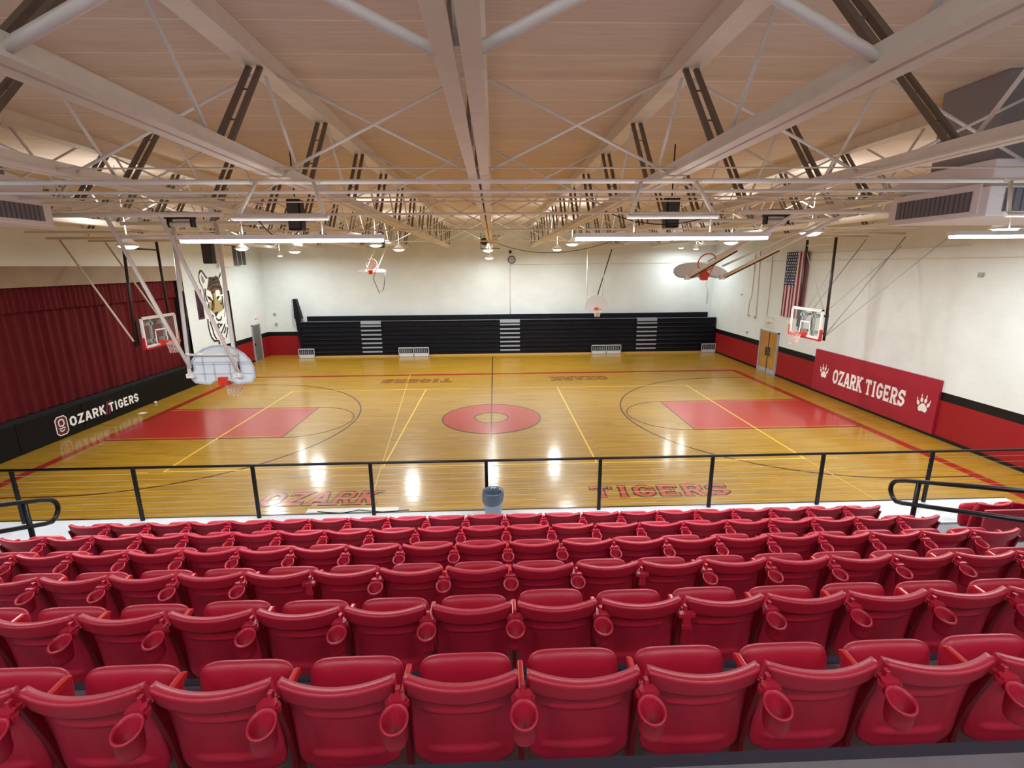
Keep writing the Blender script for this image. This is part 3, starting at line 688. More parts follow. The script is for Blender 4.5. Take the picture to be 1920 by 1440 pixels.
# ------------------------------------------------------------------ guard railing, handrails, table, bin
t = thing('guard_railing', 'long black guard railing with thin steel cables along the edge of the seating platform', 'railing', (0, -30.75, 3.5))
ys = -30.75
for k in range(-5, 6):
    x = 6.86*k-.06
    if x < 33.5: MB().bar((x, ys, 3.5), (x, ys, 6.85), .2, .12, (0, 1, 0)).build('post', M_BLACK, t)
MB().tube([(-40, ys, 6.88), (33.6, ys, 6.88)], .085, 8).build('top_rail', M_BLACK, t)
for k in range(8): MB().tube([(-40, ys, 3.9+k*.37), (33.3, ys, 3.9+k*.37)], .009, 5).build('cable', M_CABLE, t)
for sx in (-1, 1):
    X0 = sx*20.65
    t = thing('handrail', 'black looped pipe handrail in the %s aisle of the seating' % ('right' if sx > 0 else 'left'), 'handrail', (X0, -37.3, 4.5), 'aisle handrails')
    sl = .373
    def zt(y): return 7.98+(-37.2-y)*sl
    pts = [(X0, -50, zt(-50)), (X0, -36.6, zt(-36.6))]
    pts = [(X0, -46.5, zt(-46.5))]+[(X0, -36.6, zt(-36.6))]
    cz = zt(-36.3)-.62; arc = []
    for k in range(1, 9):
        a = math.pi/2-math.pi*k/9; arc.append((X0, -36.5+.72*math.cos(a), cz+.6*math.sin(a)))
    low = [(X0, -36.6, zt(-36.6)-1.2), (X0, -46.5, zt(-46.5)-1.2)]
    MB().tube(pts+arc+low, .105, 10).build('rail', M_BLACK, t)
    for yy in (-37.3, -45.5):
        zz = 4.5 if yy > -40 else 4.5+RISE*3
        MB().tube([(X0, yy, zz), (X0, yy, zt(yy))], .105, 10).build('post', M_BLACK, t)

t = thing('folding_table', 'white topped folding table standing on the court floor against the platform edge', 'table', (-9.0, -28.2, 0))
MB().box(-12.05, -6.0, -29.45, -27.8, 2.38, 2.5).build('tabletop', M_TABLE, t, bevel=.03)
for x in (-11.5, -6.6):
    for y in (-29.2, -28.05): MB().tube([(x, y, 0), (x, y, 2.4)], .05, 6).build('leg', M_DGREY, t)
o = MB().tube([(-10.5, -30.2, 3.53), (-9, -30.5, 3.53), (-8, -30.1, 3.53), (-6.5, -30.45, 3.53), (-4.9, -30.25, 3.53)], .03, 5).build('power_cord', M_BLACK, None, (-8, -30.3, 3.5)); tag(o, 'thin dark cord lying on the platform edge beside the table', 'cord')

t = thing('trash_bin', 'slim grey plastic trash bin with a dark liner by the guard railing', 'trash can', (.32, -31.6, 3.5))
c = (.32, -31.6, 3.5)
MB().lathe(c, [(.46, 0), (.59, 1.80), (.60, 1.81), (.57, 1.81), (.44, .05)], 28).build('bin', M_BIN, t)
mb = MB(); mb.smooth = True; n = 36; rr = random.Random(5)
jit = [rr.uniform(-.015, .02) for _ in range(n)]
prof = [(.60, 1.25, .5), (.625, 1.37, .5), (.635, 1.55, .4), (.63, 1.78, .3), (.61, 1.85, .2), (.57, 1.81, .2), (.53, 1.55, .8), (.46, 1.1, 1.5), (.35, .6, 2), (.08, .35, 1)]
for (r, z, jm) in prof:
    for k in range(n):
        a = 2*math.pi*k/n; tl = .16*math.cos(a-1.2) if z < 1.5 and r > .58 else 0
        q = r+jit[k]*jm; mb.v.append((c[0]+q*math.cos(a), c[1]+q*math.sin(a), c[2]+z+tl))
for i in range(len(prof)-1):
    for k in range(n): k2 = (k+1) % n; mb.face((i*n+k, i*n+k2, (i+1)*n+k2, (i+1)*n+k))
mb.build('liner', M_BAG, t)

# ------------------------------------------------------------------ roof trusses
def side_name(k):
    if k == 0: return 'the centre roof truss above the halfway line'
    return 'the %s roof truss %s of the centre one' % (ORD[abs(k)], 'right' if k > 0 else 'left')
SP = 8.42; P = 7.6; YB0 = -40.3; YT0 = -36.4; ZB = 21.95; ZT = 25.6
for k in range(-5, 6):
    x = k*SP
    nm = side_name(k)
    t = thing('roof_truss', 'cream steel '+nm.replace('the ', '', 1)+', running away to the far wall', 'roof truss', (x, -5, ZC), 'roof trusses')
    mb = MB().box(x-.44, x-.06, -62, YF-.3, ZB-.12, ZB-.03).box(x+.06, x+.44, -62, YF-.3, ZB-.12, ZB-.03)
    mb.box(x-.37, x-.32, -62, YF-.3, ZB-.03, ZB+.34).box(x+.32, x+.37, -62, YF-.3, ZB-.03, ZB+.34)
    mb.build('bottom_chord', M_TRUSS, t)
    MB().box(x-.44, x+.44, -62, YF-.05, ZT, ZT+.07).box(x-.36, x-.1, -62, YF-.05, ZT+.07, ZC-.01).box(x+.1, x+.36, -62, YF-.05, ZT+.07, ZC-.01).build('top_chord', M_TRUSS, t)
    j = -3
    while True:
        yb = YB0+P*j; yt = YT0+P*j
        if yt > YF-.3: break
        mb = MB()
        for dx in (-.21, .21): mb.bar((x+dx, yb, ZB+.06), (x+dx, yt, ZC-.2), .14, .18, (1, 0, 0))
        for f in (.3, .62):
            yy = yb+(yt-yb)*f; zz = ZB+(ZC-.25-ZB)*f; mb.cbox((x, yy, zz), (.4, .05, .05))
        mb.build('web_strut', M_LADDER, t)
        MB().tube([(x, yb-.4, ZB+.1), (x, YT0+P*(j-1)+.3, ZT+.1)], .075, 6).build('web_rod', M_TRUSSW, t)
        j += 1
# cross bridging rods and horizontal ties between the trusses
braces = [-48.1, -36.0, -23.5, -10.5, 2.5, 15.5, 28.5, 41.0]
PL = ORD[1:9]
def bay(k):
    a, b = k, k+1
    if a == 0: return 'bay just right of centre'
    if b == 0: return 'bay just left of centre'
    return '%s bay %s of centre' % (ORD[(a+1) if a > 0 else -a], 'right' if a > 0 else 'left')
for i, yb in enumerate(braces):
    for k in range(-5, 5):
        if i == 0 and not -2 <= k <= 1: continue
        xa, xb = k*SP+.35, (k+1)*SP-.35
        t = thing('cross_bracing', 'crossed white roof rods, %s, %s line from the seating' % (bay(k), PL[i]), 'roof bracing', ((xa+xb)/2, yb, ZB), 'crossed bracing rods between the roof trusses')
        r = .12 if i == 0 else .065
        MB().tube([(xa, yb, ZB+.1), (xb, yb, ZT+.1)], r, 6).build('rod', M_TRUSSW, t)
        MB().tube([(xa, yb+.22, ZT+.1), (xb, yb+.22, ZB+.1)], r, 6).build('rod', M_TRUSSW, t)
ties = [(-36.2, 21.62, .1, 'double-height white roof tie directly above the near light fixtures'), (-33.4, 21.6, .08, 'white roof tie just beyond the near light fixtures'), (-30.6, 21.7, .05, 'thin roof tie, third across the trusses from the seating'),
        (-29.3, 21.65, .045, 'thin roof tie close behind the third one'), (-22.2, 21.7, .08, 'roof tie above the near edge of the court'), (-6.5, 21.7, .08, 'roof tie near the middle of the court'), (16.5, 21.7, .08, 'roof tie beyond the middle of the court'), (-37.0, 22.0, .035, 'thin conduit just above the nearest roof tie')]
for (y, z, r, lab) in ties:
    o = MB().tube([(-45, y, z), (45, y, z)], r, 8).build('roof_tie', M_TRUSSW if r > .06 else M_CREAM, None, (0, y, z)); tag(o, lab, 'roof tie')

# ------------------------------------------------------------------ air handlers
def hvac(sx, xi, y0, y1, zb, zt):
    nm = 'right' if sx > 0 else 'left'
    t = thing('air_handler', 'large pale sheet metal air handler hanging under the roof at the %s' % nm, 'air handler', (xi+sx*4, (y0+y1)/2, zb), 'ceiling air handlers')
    xo = xi+sx*8; a, b = min(xi, xo), max(xi, xo)
    MB().box(a, b, y0, y1, zb, zt-1.15).build('cabinet', M_HVAC, t, bevel=.04)
    MB().box(a+.12, b-.12, y0+.12, y1-.12, zt-1.15, zt).build('upper_cabinet', M_HVAC, t, bevel=.03)
    f1 = MB().box(min(xi-sx*.08, xi), max(xi-sx*.08, xi), y0+.4, y1-.3, zb+.12, zt-1.0)
    f1.build('grille_frame', M_HVAC, t)
    g = MB().box(min(xi-sx*.1, xi), max(xi-sx*.1, xi), y0+.75, y1-.65, zb+.25, zt-1.3).build('grille', M_GRILLE, t)
    mb = MB()
    n = 16
    for i in range(n):
        y = y0+.8+(y1-y0-1.5)*i/n; mb.box(min(xi-sx*.13, xi), max(xi-sx*.13, xi), y, y+.04, zb+.27, zt-1.32)
    mb.build('grille_blade', M_GRILLE2, g)
    fr = MB().box(a+.7, b-.5, y0-.03, y0, zb+.2, zt-1.25).build('grille', M_GRILLE, t)
    mb = MB()
    for i in range(18): x = a+.75+(b-a-1.3)*i/18; mb.box(x, x+.05, y0-.06, y0, zb+.22, zt-1.27)
    mb.build('grille_blade', M_GRILLE2, fr)
    c, d = min(xi+sx*.4, xo), max(xi+sx*.4, xo)
    MB().box(c, d, y0+.6, y1-1.9, zt, ZC-.02).build('plenum', M_PLEN, t)
hvac(1, 22.9, -35.6, -29.8, 20.2, 22.65)
hvac(-1, -23.8, -34.5, -28.7, 20.45, 22.8)

# ------------------------------------------------------------------ lights
def area(name, loc, sx, sy, watts, col, parent, rot=None):
    l = bpy.data.lights.new(name, 'AREA'); l.shape = 'RECTANGLE'; l.size = sx*S; l.size_y = sy*S; l.energy = watts; l.color = col
    o = bpy.data.objects.new(name, l); COL.objects.link(o); o.parent = parent; po = Vector(parent['_o'])
    o.location = (Vector(loc)-po)*S
    if rot: o.rotation_euler = (math.pi, 0, 0)
    return o
tb = [(-7.95, 'bright long tube light under the roof, left of the centre truss'), (8.0, 'bright long tube light under the roof, right of the centre truss'), (24.1, 'bright long tube light at the right edge, below the air handler')]
rear = [(x_, 'long tube light over the upper rows behind the camera') for x_ in (-24.0, -8.0, 8.0, 24.0)]
tb += [(-24.0, 'long tube light beyond the left edge of the photo')]
for x, lab in tb:
    y, z = -37.2, 19.22
    t = thing('tube_light', lab, 'ceiling light', (x, y, z+.3), 'long tube lights over the front rows')
    MB().box(x-4.05, x+4.05, y-.3, y+.3, z+.05, z+.22).build('housing', M_WPIPE, t)
    for dy in (-.14, .14): MB().tube([(x-4.0, y+dy, z), (x+4.0, y+dy, z)], .07, 8).build('tube', M_TUBE, t)
    area('tube_lamp', (x, y, z-.12), 8.0, .5, TUBE_W, (.97, .98, 1.0), t)
    area('added_tube_uplight', (x, y, z+.26), 8.0, .3, TUBE_W*.025, (.97, .98, 1.0), t, True)  # added upward light above the closed housing, lifts the ceiling
    t2 = thing('light_hanger', 'white pipe trapezoid hanger above the tube light, '+('left of centre' if -10 < x < 0 else 'right of centre' if 0 < x < 10 else 'beside the right air handler' if x > 0 else 'beside the left air handler'), 'light hanger', (x, y, 21.5), 'tube light hangers')
    MB().tube([(x-1.4, -36.39, 21.6), (x+1.4, -36.39, 21.6)], .09, 8).build('top_bar', M_TRUSS, t2)
    MB().tube([(x-1.9, y, 20.1), (x+1.9, y, 20.1)], .1, 8).build('bottom_bar', M_TRUSS, t2)
    for s_ in (-1, 1): MB().tube([(x+s_*1.15, -36.39, 21.6), (x+s_*1.75, y, 20.1)], .08, 8).build('leg', M_TRUSS, t2)
    for s_ in (-1, 1): MB().tube([(x+s_*1.6, y, 20.02), (x+s_*1.6, y, 19.44)], .025, 5).build('drop_rod', M_TRUSS, t)
for x, lab in rear:
    y, z = -62.0, 24.6
    t = thing('tube_light', lab, 'ceiling light', (x, y, ZC), 'long tube lights over the upper rows')
    MB().box(x-4.05, x+4.05, y-.3, y+.3, z+.05, z+.22).build('housing', M_WPIPE, t)
    for dy in (-.14, .14): MB().tube([(x-4.0, y+dy, z), (x+4.0, y+dy, z)], .07, 8).build('tube', M_TUBE, t)
    for dx in (-3, 3): MB().tube([(x+dx, y, z+.2), (x+dx, y, ZC)], .03, 5).build('drop_rod', M_TRUSS, t)
    area('tube_lamp', (x, y, z-.12), 8.0, .5, REAR_W, (.93, .95, 1.0), t)
hb = [(-34.8, 15, 20.75, 'leftmost distant high bay lamp, beside the louvered vent', 1.5), (-34.0, 32, 20.84, 'twin high bay lamp in front of the left part of the far wall', 1.8), (-39.9, 40, 20.3, 'small faint lamp in the far left corner', .8),
      (-14.5, 8, 20.85, 'high bay lamp under the right end of the left tube light', 1.5), (-14.7, 25, 20.85, 'bright high bay lamp next to the folded far backboard', 1.7), (-.4, 30, 20.74, 'upper of two lamps hanging below the projector', 1.6),
      (-.3, 42, 19.67, 'lower of two lamps hanging below the projector', 1.6), (12.2, 35, 20.99, 'twin lamp just left of the right tube light, the farther one', 1.6), (11.4, 12, 20.99, 'stacked bright lamp at the left end of the right tube light', 1.6),
      (37.7, 42, 21.35, 'left one of two small lamps near the right part of the far wall', .9), (40.7, 42, 21.12, 'right one of two small lamps near the right part of the far wall', .9), (30.3, 5, 20.78, 'high bay lamp below the right end of the right tube light', 1.6),
      (29.7, -12, 20.88, 'bright high bay lamp above the flag', 1.7), (37.9, -22, 20.48, 'twin lamp at the right edge below the air handler', 1.5), (-30.2, -14, 20.0, 'dim lamp behind the pipes of the near left backboard', 1.4)]
for x, y, z, lab, sc in hb:
    t = thing('high_bay_lamp', lab, 'ceiling light', (x, y, z+.8), 'high bay lamps over the court')
    MB().lathe((x, y, z), [(.62*sc, .02), (.68*sc, .04), (.35*sc, .42), (.16*sc, .7), (.12*sc, .95)], 18).build('housing', M_WPIPE, t)
    MB().lathe((x, y, z), [(.05, -.16*sc), (.25*sc, -.14*sc), (.42*sc, -.07*sc), (.5*sc, .02)], 18).build('lens', M_BULB, t)
    MB().tube([(x, y, z+.9), (x, y, ZC-.01)], .04, 5).build('stem', M_TRUSS, t)
    f = (.12 if y > 38 else 1.0) if sc > 1 else .3
    area('lamp', (x, y, z-.25*sc), .85*sc, .85*sc, LAMP_W*f, (.93, 1.0, 1.0), t)
    area('added_lamp_uplight', (x, y, z+1.0), 2.0*sc, 2.0*sc, LAMP_W*f*UPF, (1.0, .98, .94), t, True)  # added light facing up over the capped housing, brightens deck and trusses

# ------------------------------------------------------------------ backboards
def frame_fn(origin, right, up):
    o = Vector(origin); r = Vector(right).normalized(); u = Vector(up).normalized(); n = u.cross(r)     # n: playing side when right x up points away
    return lambda x, y, z: tuple(o + r*x + n*y + u*z)
def net(parent, F, cx, cy, z0, r=.75, h=1.35, th=.022):
    mb = MB(); n = 12; L = 5
    def pt(k, l):
        rr = r*(1-.42*(l/L)**.7) + (.03 if l == L else 0); a = 2*math.pi*(k+.5*(l % 2))/n
        return F(cx+rr*math.cos(a), cy+rr*math.sin(a), z0-h*l/L)
    for l in range(L):
        for k in range(n):
            mb.tube([pt(k, l), pt(k, l+1)], th, 4, caps=False)
            mb.tube([pt(k+(1 if l % 2 else 0), l), pt(k+(0 if l % 2 else -1)+(0 if l % 2 else 0), l+1)], th, 4, caps=False)
    return mb.build('net', M_NET, parent)
def rim(parent, F, cy, z, m=None, n=28, bracket=True):
    mb = MB().tube([F(.75*math.cos(2*math.pi*k/n), cy+.75*math.sin(2*math.pi*k/n), z) for k in range(n)], .05, 8, closed=True)
    for s_ in (-1, 1): mb.tube([F(s_*.3, .1, z-.35), F(s_*.62, cy-.45, z-.03)], .03, 5)
    mb.build('rim', m or M_ORANGE, parent)
FANP = [(-2.0, .12), (-1.0, 0), (-.55, .28), (.55, .28), (1.0, 0), (2.0, .12), (2.25, .45), (2.25, 1.15), (2.05, 1.7), (1.65, 2.2), (1.1, 2.58), (.5, 2.76), (0, 2.8), (-.5, 2.76), (-1.1, 2.58), (-1.65, 2.2), (-2.05, 1.7), (-2.25, 1.15), (-2.25, .45)]
def fan_board(t, F, with_net=True, netlen=1.35, bracket_back=True):
    MB().prism(FANP, lambda u, v, w_: F(u, w_, v), -.06, .06).build('backboard', M_FAN, t)
    if bracket_back:
        mb = MB()
        g = lambda u, v, w_: F(u, w_, v)
        mb.stroke(FANP, .12, g, -.14, -.05, closed=True)
        for v in (.75, 1.45, 1.6): mb.stroke([(-2.1, v), (2.1, v)], .06, g, -.12, -.05)
        for u in (-1.3, -.55, .55, 1.3): mb.stroke([(u, .2), (u, 1.5 if abs(u) < 1 else 2.2)], .06, g, -.12, -.05)
        mb.build('rear_rib', M_FANRIB, t)
    MB().prism([(-.3, -.1), (.3, -.1), (.3, .5), (-.3, .5)], lambda u, v, w_: F(u, w_, v), -.3, .3).build('rim_bracket', M_ORANGE, t)
    rim(t, F, 1.2, .22)
    if with_net: net(t, F, 0, 1.2, .2, h=netlen)
# near left side basket: we see its back, the rim is on the far side
t = thing('side_basket', 'white fan shaped backboard hanging lowered on white pipes at the near left, seen from behind', 'basketball hoop', (-19.25, -22.4, ZB), 'fan shaped side backboards')
F = frame_fn((-19.25, -22.4, 9.95), (-1, 0, 0), (0, 0, 1))     # normal = up x right -> -Y*-1
F = (lambda o: (lambda x, y, z: (o[0]-x, o[1]+y, o[2]+z)))((-19.25, -22.4, 9.95))
fan_board(t, F)
for x, xt in ((-21.35, -23.0), (-18.0, -19.85)):
    MB().tube([(xt, -19.4, 21.4), (x-.1, -22.7, 10.6)], .16, 8).build('mast_pipe', M_WPIPE, t)
    f0 = .42
    a = Vector((xt, -19.4, 21.4)); b = Vector((x-.1, -22.7, 10.6))
    MB().tube([tuple(a.lerp(b, .45)+Vector((.17, 0, 0))), tuple(a.lerp(b, .97)+Vector((.17, 0, 0)))], .07, 6).build('mast_sleeve', M_DPIPE, t)
    MB().cbox(tuple(b+Vector((0, .1, 0))), (.5, .4, .3)).build('clamp', M_WPIPE, t)
for x, xt in ((-21.35, -23.3), (-18.0, -20.0)):
    MB().tube([(xt, -25.5, 21.4), (x, -22.75, 11.2 if x < -20 else 10.9)], .13, 8).build('brace_pipe', M_WPIPE, t)
MB().tube([(-22.9, -25.1, 20.1), (-19.6, -25.1, 20.1)], .1, 8).build('cross_pipe', M_WPIPE, t)
MB().tube([(-21.5, -22.75, 12.15), (-18.0, -22.75, 12.15)], .09, 8).build('cross_pipe', M_WPIPE, t)
# pivot pipes on the trusses, both sides
def hang(parent, xs, y, z):
    mb = MB()
    for x in xs: mb.box(x-.12, x+.12, y-.1, y+.1, z, ZB-.12)
    mb.build('hanger_clamp', M_TRUSS, parent)
for sx in (-1, 1):
    nm = 'left' if sx < 0 else 'right'
    o = MB().tube([(sx*27.2, -25.5, 21.4), (sx*16.2, -25.5, 21.4)], .15, 10).build('pivot_pipe', M_WPIPE, None, (sx*21, -25.5, 21.4)); hang(o, [sx*16.84, sx*25.26], -25.5, 21.5); tag(o, 'thick white pivot pipe under the roof, nearer of the %s pair' % nm, 'pipe', 'pivot pipes of the side backboards')
    o = MB().tube([(sx*26.7, -19.4, 21.4), (sx*12.5, -19.4, 21.4)], .14, 10).build('pivot_pipe', M_WPIPE, None, (sx*21, -19.4, 21.4)); hang(o, [sx*16.84, sx*25.26], -19.4, 21.5); tag(o, 'white pivot pipe under the roof, farther of the %s pair' % nm, 'pipe', 'pivot pipes of the side backboards')
    t = thing('winch', 'black electric winch on the pivot pipe, %s side' % nm, 'winch', (sx*20, -23, 21.2), 'backboard winches')
    MB().box(sx*20-.8, sx*20+.8, -24.0, -23.0, 21.3, 21.75).build('motor', M_BLACK, t, bevel=.05)
    MB().tube([(sx*20-.7, -23.4, 21.0), (sx*20+.7, -23.4, 21.0)], .2, 10).build('drum', M_WPIPE, t)
    MB().cbox((sx*20-.75, -23.4, 21.1), (.1, .5, .6)).cbox((sx*20+.75, -23.4, 21.1), (.1, .5, .6)).build('bracket', M_BLACK, t)
# near right side basket, folded up
t = thing('side_basket', 'white fan shaped backboard folded up under the roof at the near right', 'basketball hoop', (18.4, -16, ZB), 'fan shaped side backboards')
upv = Vector((0, .92, .40)).normalized(); o_ = Vector((18.45, -16.0, 17.15)); nn = Vector((0, -.40, .92)).normalized()
F = lambda x, y, z: tuple(o_ + Vector((x, 0, 0)) + nn*y + upv*z)
fan_board(t, F, with_net=False)
for (a, b) in (((20.2, -25.5, 21.35), (16.9, -16.2, 17.1)), ((23.6, -25.5, 21.35), (19.9, -16.2, 17.1))):
    MB().tube([a, b], .13, 8).build('mast_pipe', M_WPIPE, t)
    a, b = Vector(a), Vector(b)
    MB().tube([tuple(a.lerp(b, .5)+Vector((.15, 0, -.1))), tuple(a.lerp(b, 1)+Vector((.15, 0, -.1)))], .08, 6).build('mast_sleeve', M_DPIPE, t)
    MB().cbox(tuple(b), (.4, .4, .4)).build('clamp', M_WPIPE, t)
for (a, b) in (((22.9, -19.4, 21.35), (18.9, -15.4, 18.4)), ((26.0, -19.4, 21.35), (20.1, -15.6, 18.0))): MB().tube([a, b], .08, 8).build('brace_pipe', M_WPIPE, t)
# far left side basket, folded up
t = thing('side_basket', 'small white fan backboard folded up under the roof before the far wall, left', 'basketball hoop', (-19.6, 26.5, ZB), 'fan shaped side backboards')
upv2 = Vector((0, .97, .18)).normalized(); o2 = Vector((-19.6, 25.5, 17.3)); n2_ = Vector((0, -.18, .97)).normalized()
F = lambda x, y, z: tuple(o2 + Vector((x, 0, 0)) + n2_*y + upv2*z)
fan_board(t, F, with_net=False, bracket_back=False)
MB().tube([(-21, 30, 21.75), (-16, 30, 21.75)], .08, 6).build('pivot_pipe', M_WPIPE, t)
for x in (-20.6, -18.8): MB().tube([(x+1.2, 30, 21.7), (x, 26, 17.5)], .08, 6).build('mast_pipe', M_WPIPE, t)
MB().tube([(-19.6+.9*math.cos(a_*.3), 26.4, 18.6+.9*math.sin(a_*.3)) for a_ in range(21)], .06, 6, closed=True).build('loop', M_WPIPE, t)
MB().tube([(-18.4, 25.2, 17.3+1.0), (-19.2, 25.2, 16.3), (-18.3, 25.2, 13.9), (-17.6, 25.2, 14.6), (-17.2, 25.2, 17.2)], .06, 6).build('strap', M_DPIPE, t)
# far right side basket, lowered in front of the far wall, facing us
t = thing('side_basket', 'white fan backboard lowered in front of the far bleachers, facing the camera', 'basketball hoop', (19.7, 35, ZB), 'fan shaped side backboards')
F = lambda x, y, z: (19.7+x, 35.0-y, 9.95+z)
fan_board(t, F, bracket_back=False)
for x in (17.9, ): MB().tube([(x+.1, 36, 21.9), (x, 35.2, 11.5)], .1, 8).build('mast_pipe', M_WPIPE, t)
MB().tube([(21.2, 36, 21.9), (20.9, 35.3, 11.5)], .05, 6).build('mast_pipe', M_CREAM, t)
MB().tube([(22.6, 36.5, 21.0), (19.9, 35.2, 12.6)], .1, 6).build('brace_pipe', M_DPIPE, t)
MB().tube([(17.9, 36, 20.2), (21.2, 36, 20.2)], .07, 6).build('cross_pipe', M_CREAM, t)
MB().tube([(14, 36.3, 21.9), (25, 36.3, 21.9)], .13, 8).build('pivot_pipe', M_CREAM, t)

# glass boards over the two baselines
def main_basket(sx):
    nm = 'left' if sx < 0 else 'right'
    X0 = sx*38.0
    t = thing('main_basket', 'glass backboard with red padding hanging over the %s baseline' % nm, 'basketball hoop', (X0, 0, ZB), 'glass main backboards')
    F = lambda x, y, z: (X0-sx*y, -sx*x*-1, z)          # y: towards the court, x: along the board
    def bx(x0, x1, y0, y1, z0, z1): 
        a = F(x0, y0, z0); b = F(x1, y1, z1)
        return (min(a[0], b[0]), max(a[0], b[0]), min(a[1], b[1]), max(a[1], b[1]), z0, z1)
    mb = MB(); 
    for b in ((-3, 3, -.1, .1, 12.85, 13.0), (-3, 3, -.1, .1, 9.55, 9.7), (-3, -2.85, -.1, .1, 9.55, 13), (2.85, 3, -.1, .1, 9.55, 13)): mb.box(*bx(*b))
    mb.build('frame', M_ALU, t)
    MB().box(*bx(-2.85, 2.85, -.02, .02, 9.7, 12.85)).build('glass', M_GLASS, t)
    mb = MB()
    for b in ((-2.8, 2.8, .02, .05, 12.7, 12.83), (-2.8, 2.8, .02, .05, 9.72, 9.85), (-2.8, -2.65, .02, .05, 9.7, 12.8), (2.65, 2.8, .02, .05, 9.7, 12.8), (-1, 1, .02, .05, 11.3, 11.45), (-1, -.85, .02, .05, 9.85, 11.4), (.85, 1, .02, .05, 9.85, 11.4)): mb.box(*bx(*b))
    mb.build('target_square', M_WHITE, t)
    mb = MB()
    for b in ((-3.1, 3.1, -.14, .16, 9.42, 9.6), (-3.12, -2.98, -.14, .16, 9.42, 10.75), (2.98, 3.12, -.14, .16, 9.42, 10.75)): mb.box(*bx(*b))
    mb.build('edge_pad', M_PINKR, t)
    MB().box(*bx(-.45, .45, -.1, .35, 9.6, 10.15)).build('rim_bracket', M_ORANGE, t)
    G = lambda x, y, z: F(x, y, 10+z)
    rim(t, G, 1.2, 0); net(t, G, 0, 1.2, -.02)
    mb = MB()
    for z in (10.1, 12.1): mb.box(*bx(-2.7, 2.7, -.9, -.7, z, z+.22))
    for x in (-2.6, 0, 2.4): mb.box(*bx(x, x+.2, -.95, -.75, 9.9, 12.6))
    mb.build('rear_frame', M_DPIPE, t)
    mb = MB()
    for x in (-1.2, 1.0):
        mb.box(*bx(x, x+.25, -.4, -.2, 9.8, 12.8))
        for z in (10.1, 12.0): mb.box(*bx(x-.3, x+.6, -.7, -.2, z-.05, z+.3))
    mb.build('mounting_arm', M_GALV, t)
    if sx < 0:
        poles = [((-38.9, -2.2, 20.5), (-38.9, -3.0, 9.8)), ((-38.9, 3.3, 21.2), (-38.9, 3.3, 12.2))]
        braces_ = [((-45.5, -2.0, 21.2), (-39.0, -3.1, 10.4)), ((-45.5, 4.4, 21.2), (-39.0, 2.6, 11.4))]
        bw = [((-42.6, -3, 11.0), (-39.0, -3.0, 11.0))]
    else:
        poles = [((38.9, -2.1, 20.98), (38.9, -2.4, 9.4)), ((38.9, 3.1, 20.95), (38.9, 3.0, 10.4))]
        braces_ = [((46.3, -2.8, 21.0), (39.1, -2.4, 10.2)), ((46.3, 3.2, 21.0), (39.1, 2.9, 10.4))]
        bw = []
    for a, b in poles: MB().tube([a, b], .15, 8).build('mast_pole', M_DPIPE, t)
    for a, b in braces_: MB().tube([a, b], .1 if sx < 0 else .06, 8).build('brace_pipe', M_CREAM if sx < 0 else M_GREY, t)
    if sx > 0:
        for a, b in (((46.3, -8, 20.5), (39.1, -2.4, 10.0)), ((38.9, -2, 17.5), (38.9, 3, 10.6)), ((38.9, 3, 19.5), (39, -1.5, 12.8)), ((46, -2.8, 20), (39, -2.4, 13))): MB().tube([a, b], .035, 5).build('stay_cable', M_GREY, t)
    za = 20.3
    MB().tube([(sx*38.9, poles[0][0][1], za), (sx*38.9, poles[1][0][1], za)], .1, 8).build('cross_pipe', M_DPIPE if sx < 0 else M_CREAM, t)
    hang(t, [sx*42.1], -2.3, 21.4); hang(t, [sx*42.1], 3.3, 21.4)
    MB().tube([(sx*34, -2.3, 21.35), (sx*46.6, -2.3, 21.35)], .12, 8).build('pivot_pipe', M_CREAM, t)
    MB().tube([(sx*34, 3.3, 21.35), (sx*46.6, 3.3, 21.35)], .12, 8).build('pivot_pipe', M_CREAM, t)
main_basket(-1); main_basket(1)

# ------------------------------------------------------------------ things hung under the roof
for (x, y, z0, z1, w_, lab, px) in ((-13.6, -20.35, 20.75, 22.9, .95, 'black box loudspeaker hanging behind the left tube light hanger', 0), (13.5, -21, 20.75, 22.9, .95, 'black box loudspeaker hanging behind the right tube light hanger', 0),
        (-34.0, 5, 18.7, 21.6, 1.15, 'tall black loudspeaker hanging left of the tiger mural', 0), (-14.2, 10, 20.6, 22.6, .7, 'slim black loudspeaker at the right end of the left tube light', 0)):
    t = thing('loudspeaker', lab, 'loudspeaker', (x, y, z1), 'hanging loudspeakers')
    MB().box(x-w_/2, x+w_/2, y-.5, y+.5, z0, z1).build('cabinet', M_BLACK, t, bevel=.1)
    MB().tube([(x, y, z1-.05), (x, y, ZC)], .05, 5).build('hanging_rod', M_BLACK, t)
    MB().box(x-w_/2+.1, x+w_/2-.1, y-.53, y-.5, z0+.15, z1-.15).build('grille', M_DGREY, t)
t = thing('projector', 'ceiling projector in a wire cage at the far end of the centre truss', 'projector', (.1, 18, 21.3))
MB().box(-.1, 1.3, 17.5, 18.8, 21.3, 22.1).build('body', M_CREAM, t, bevel=.08)
MB().lathe((-.8, 17.9, 21.7), [(.55, 0), (.55, .12), (.3, .2), (.3, .5)], 14, (0, -1, 0)).build('fan', M_DGREY, t)
mb = MB()
for x in (-1.3, -.2): mb.tube([(x, 18, 20.6), (x, 18, 22.9)], .05, 5)
for z in (20.7, 22.5): mb.tube([(-1.3, 18, z), (1.5, 18, z)], .05, 5)
mb.build('cage', M_DPIPE, t)
def sag(a, b, d, label, r=.04, m=None):
    a, b = Vector(a), Vector(b); pts = []
    for i in range(13): f = i/12; p = a.lerp(b, f); p.z -= d*4*f*(1-f); pts.append(tuple(p))
    o = MB().tube(pts, r, 5).build('hanging_cable', m or M_BLACK, None, tuple(a)); tag(o, label, 'cable')
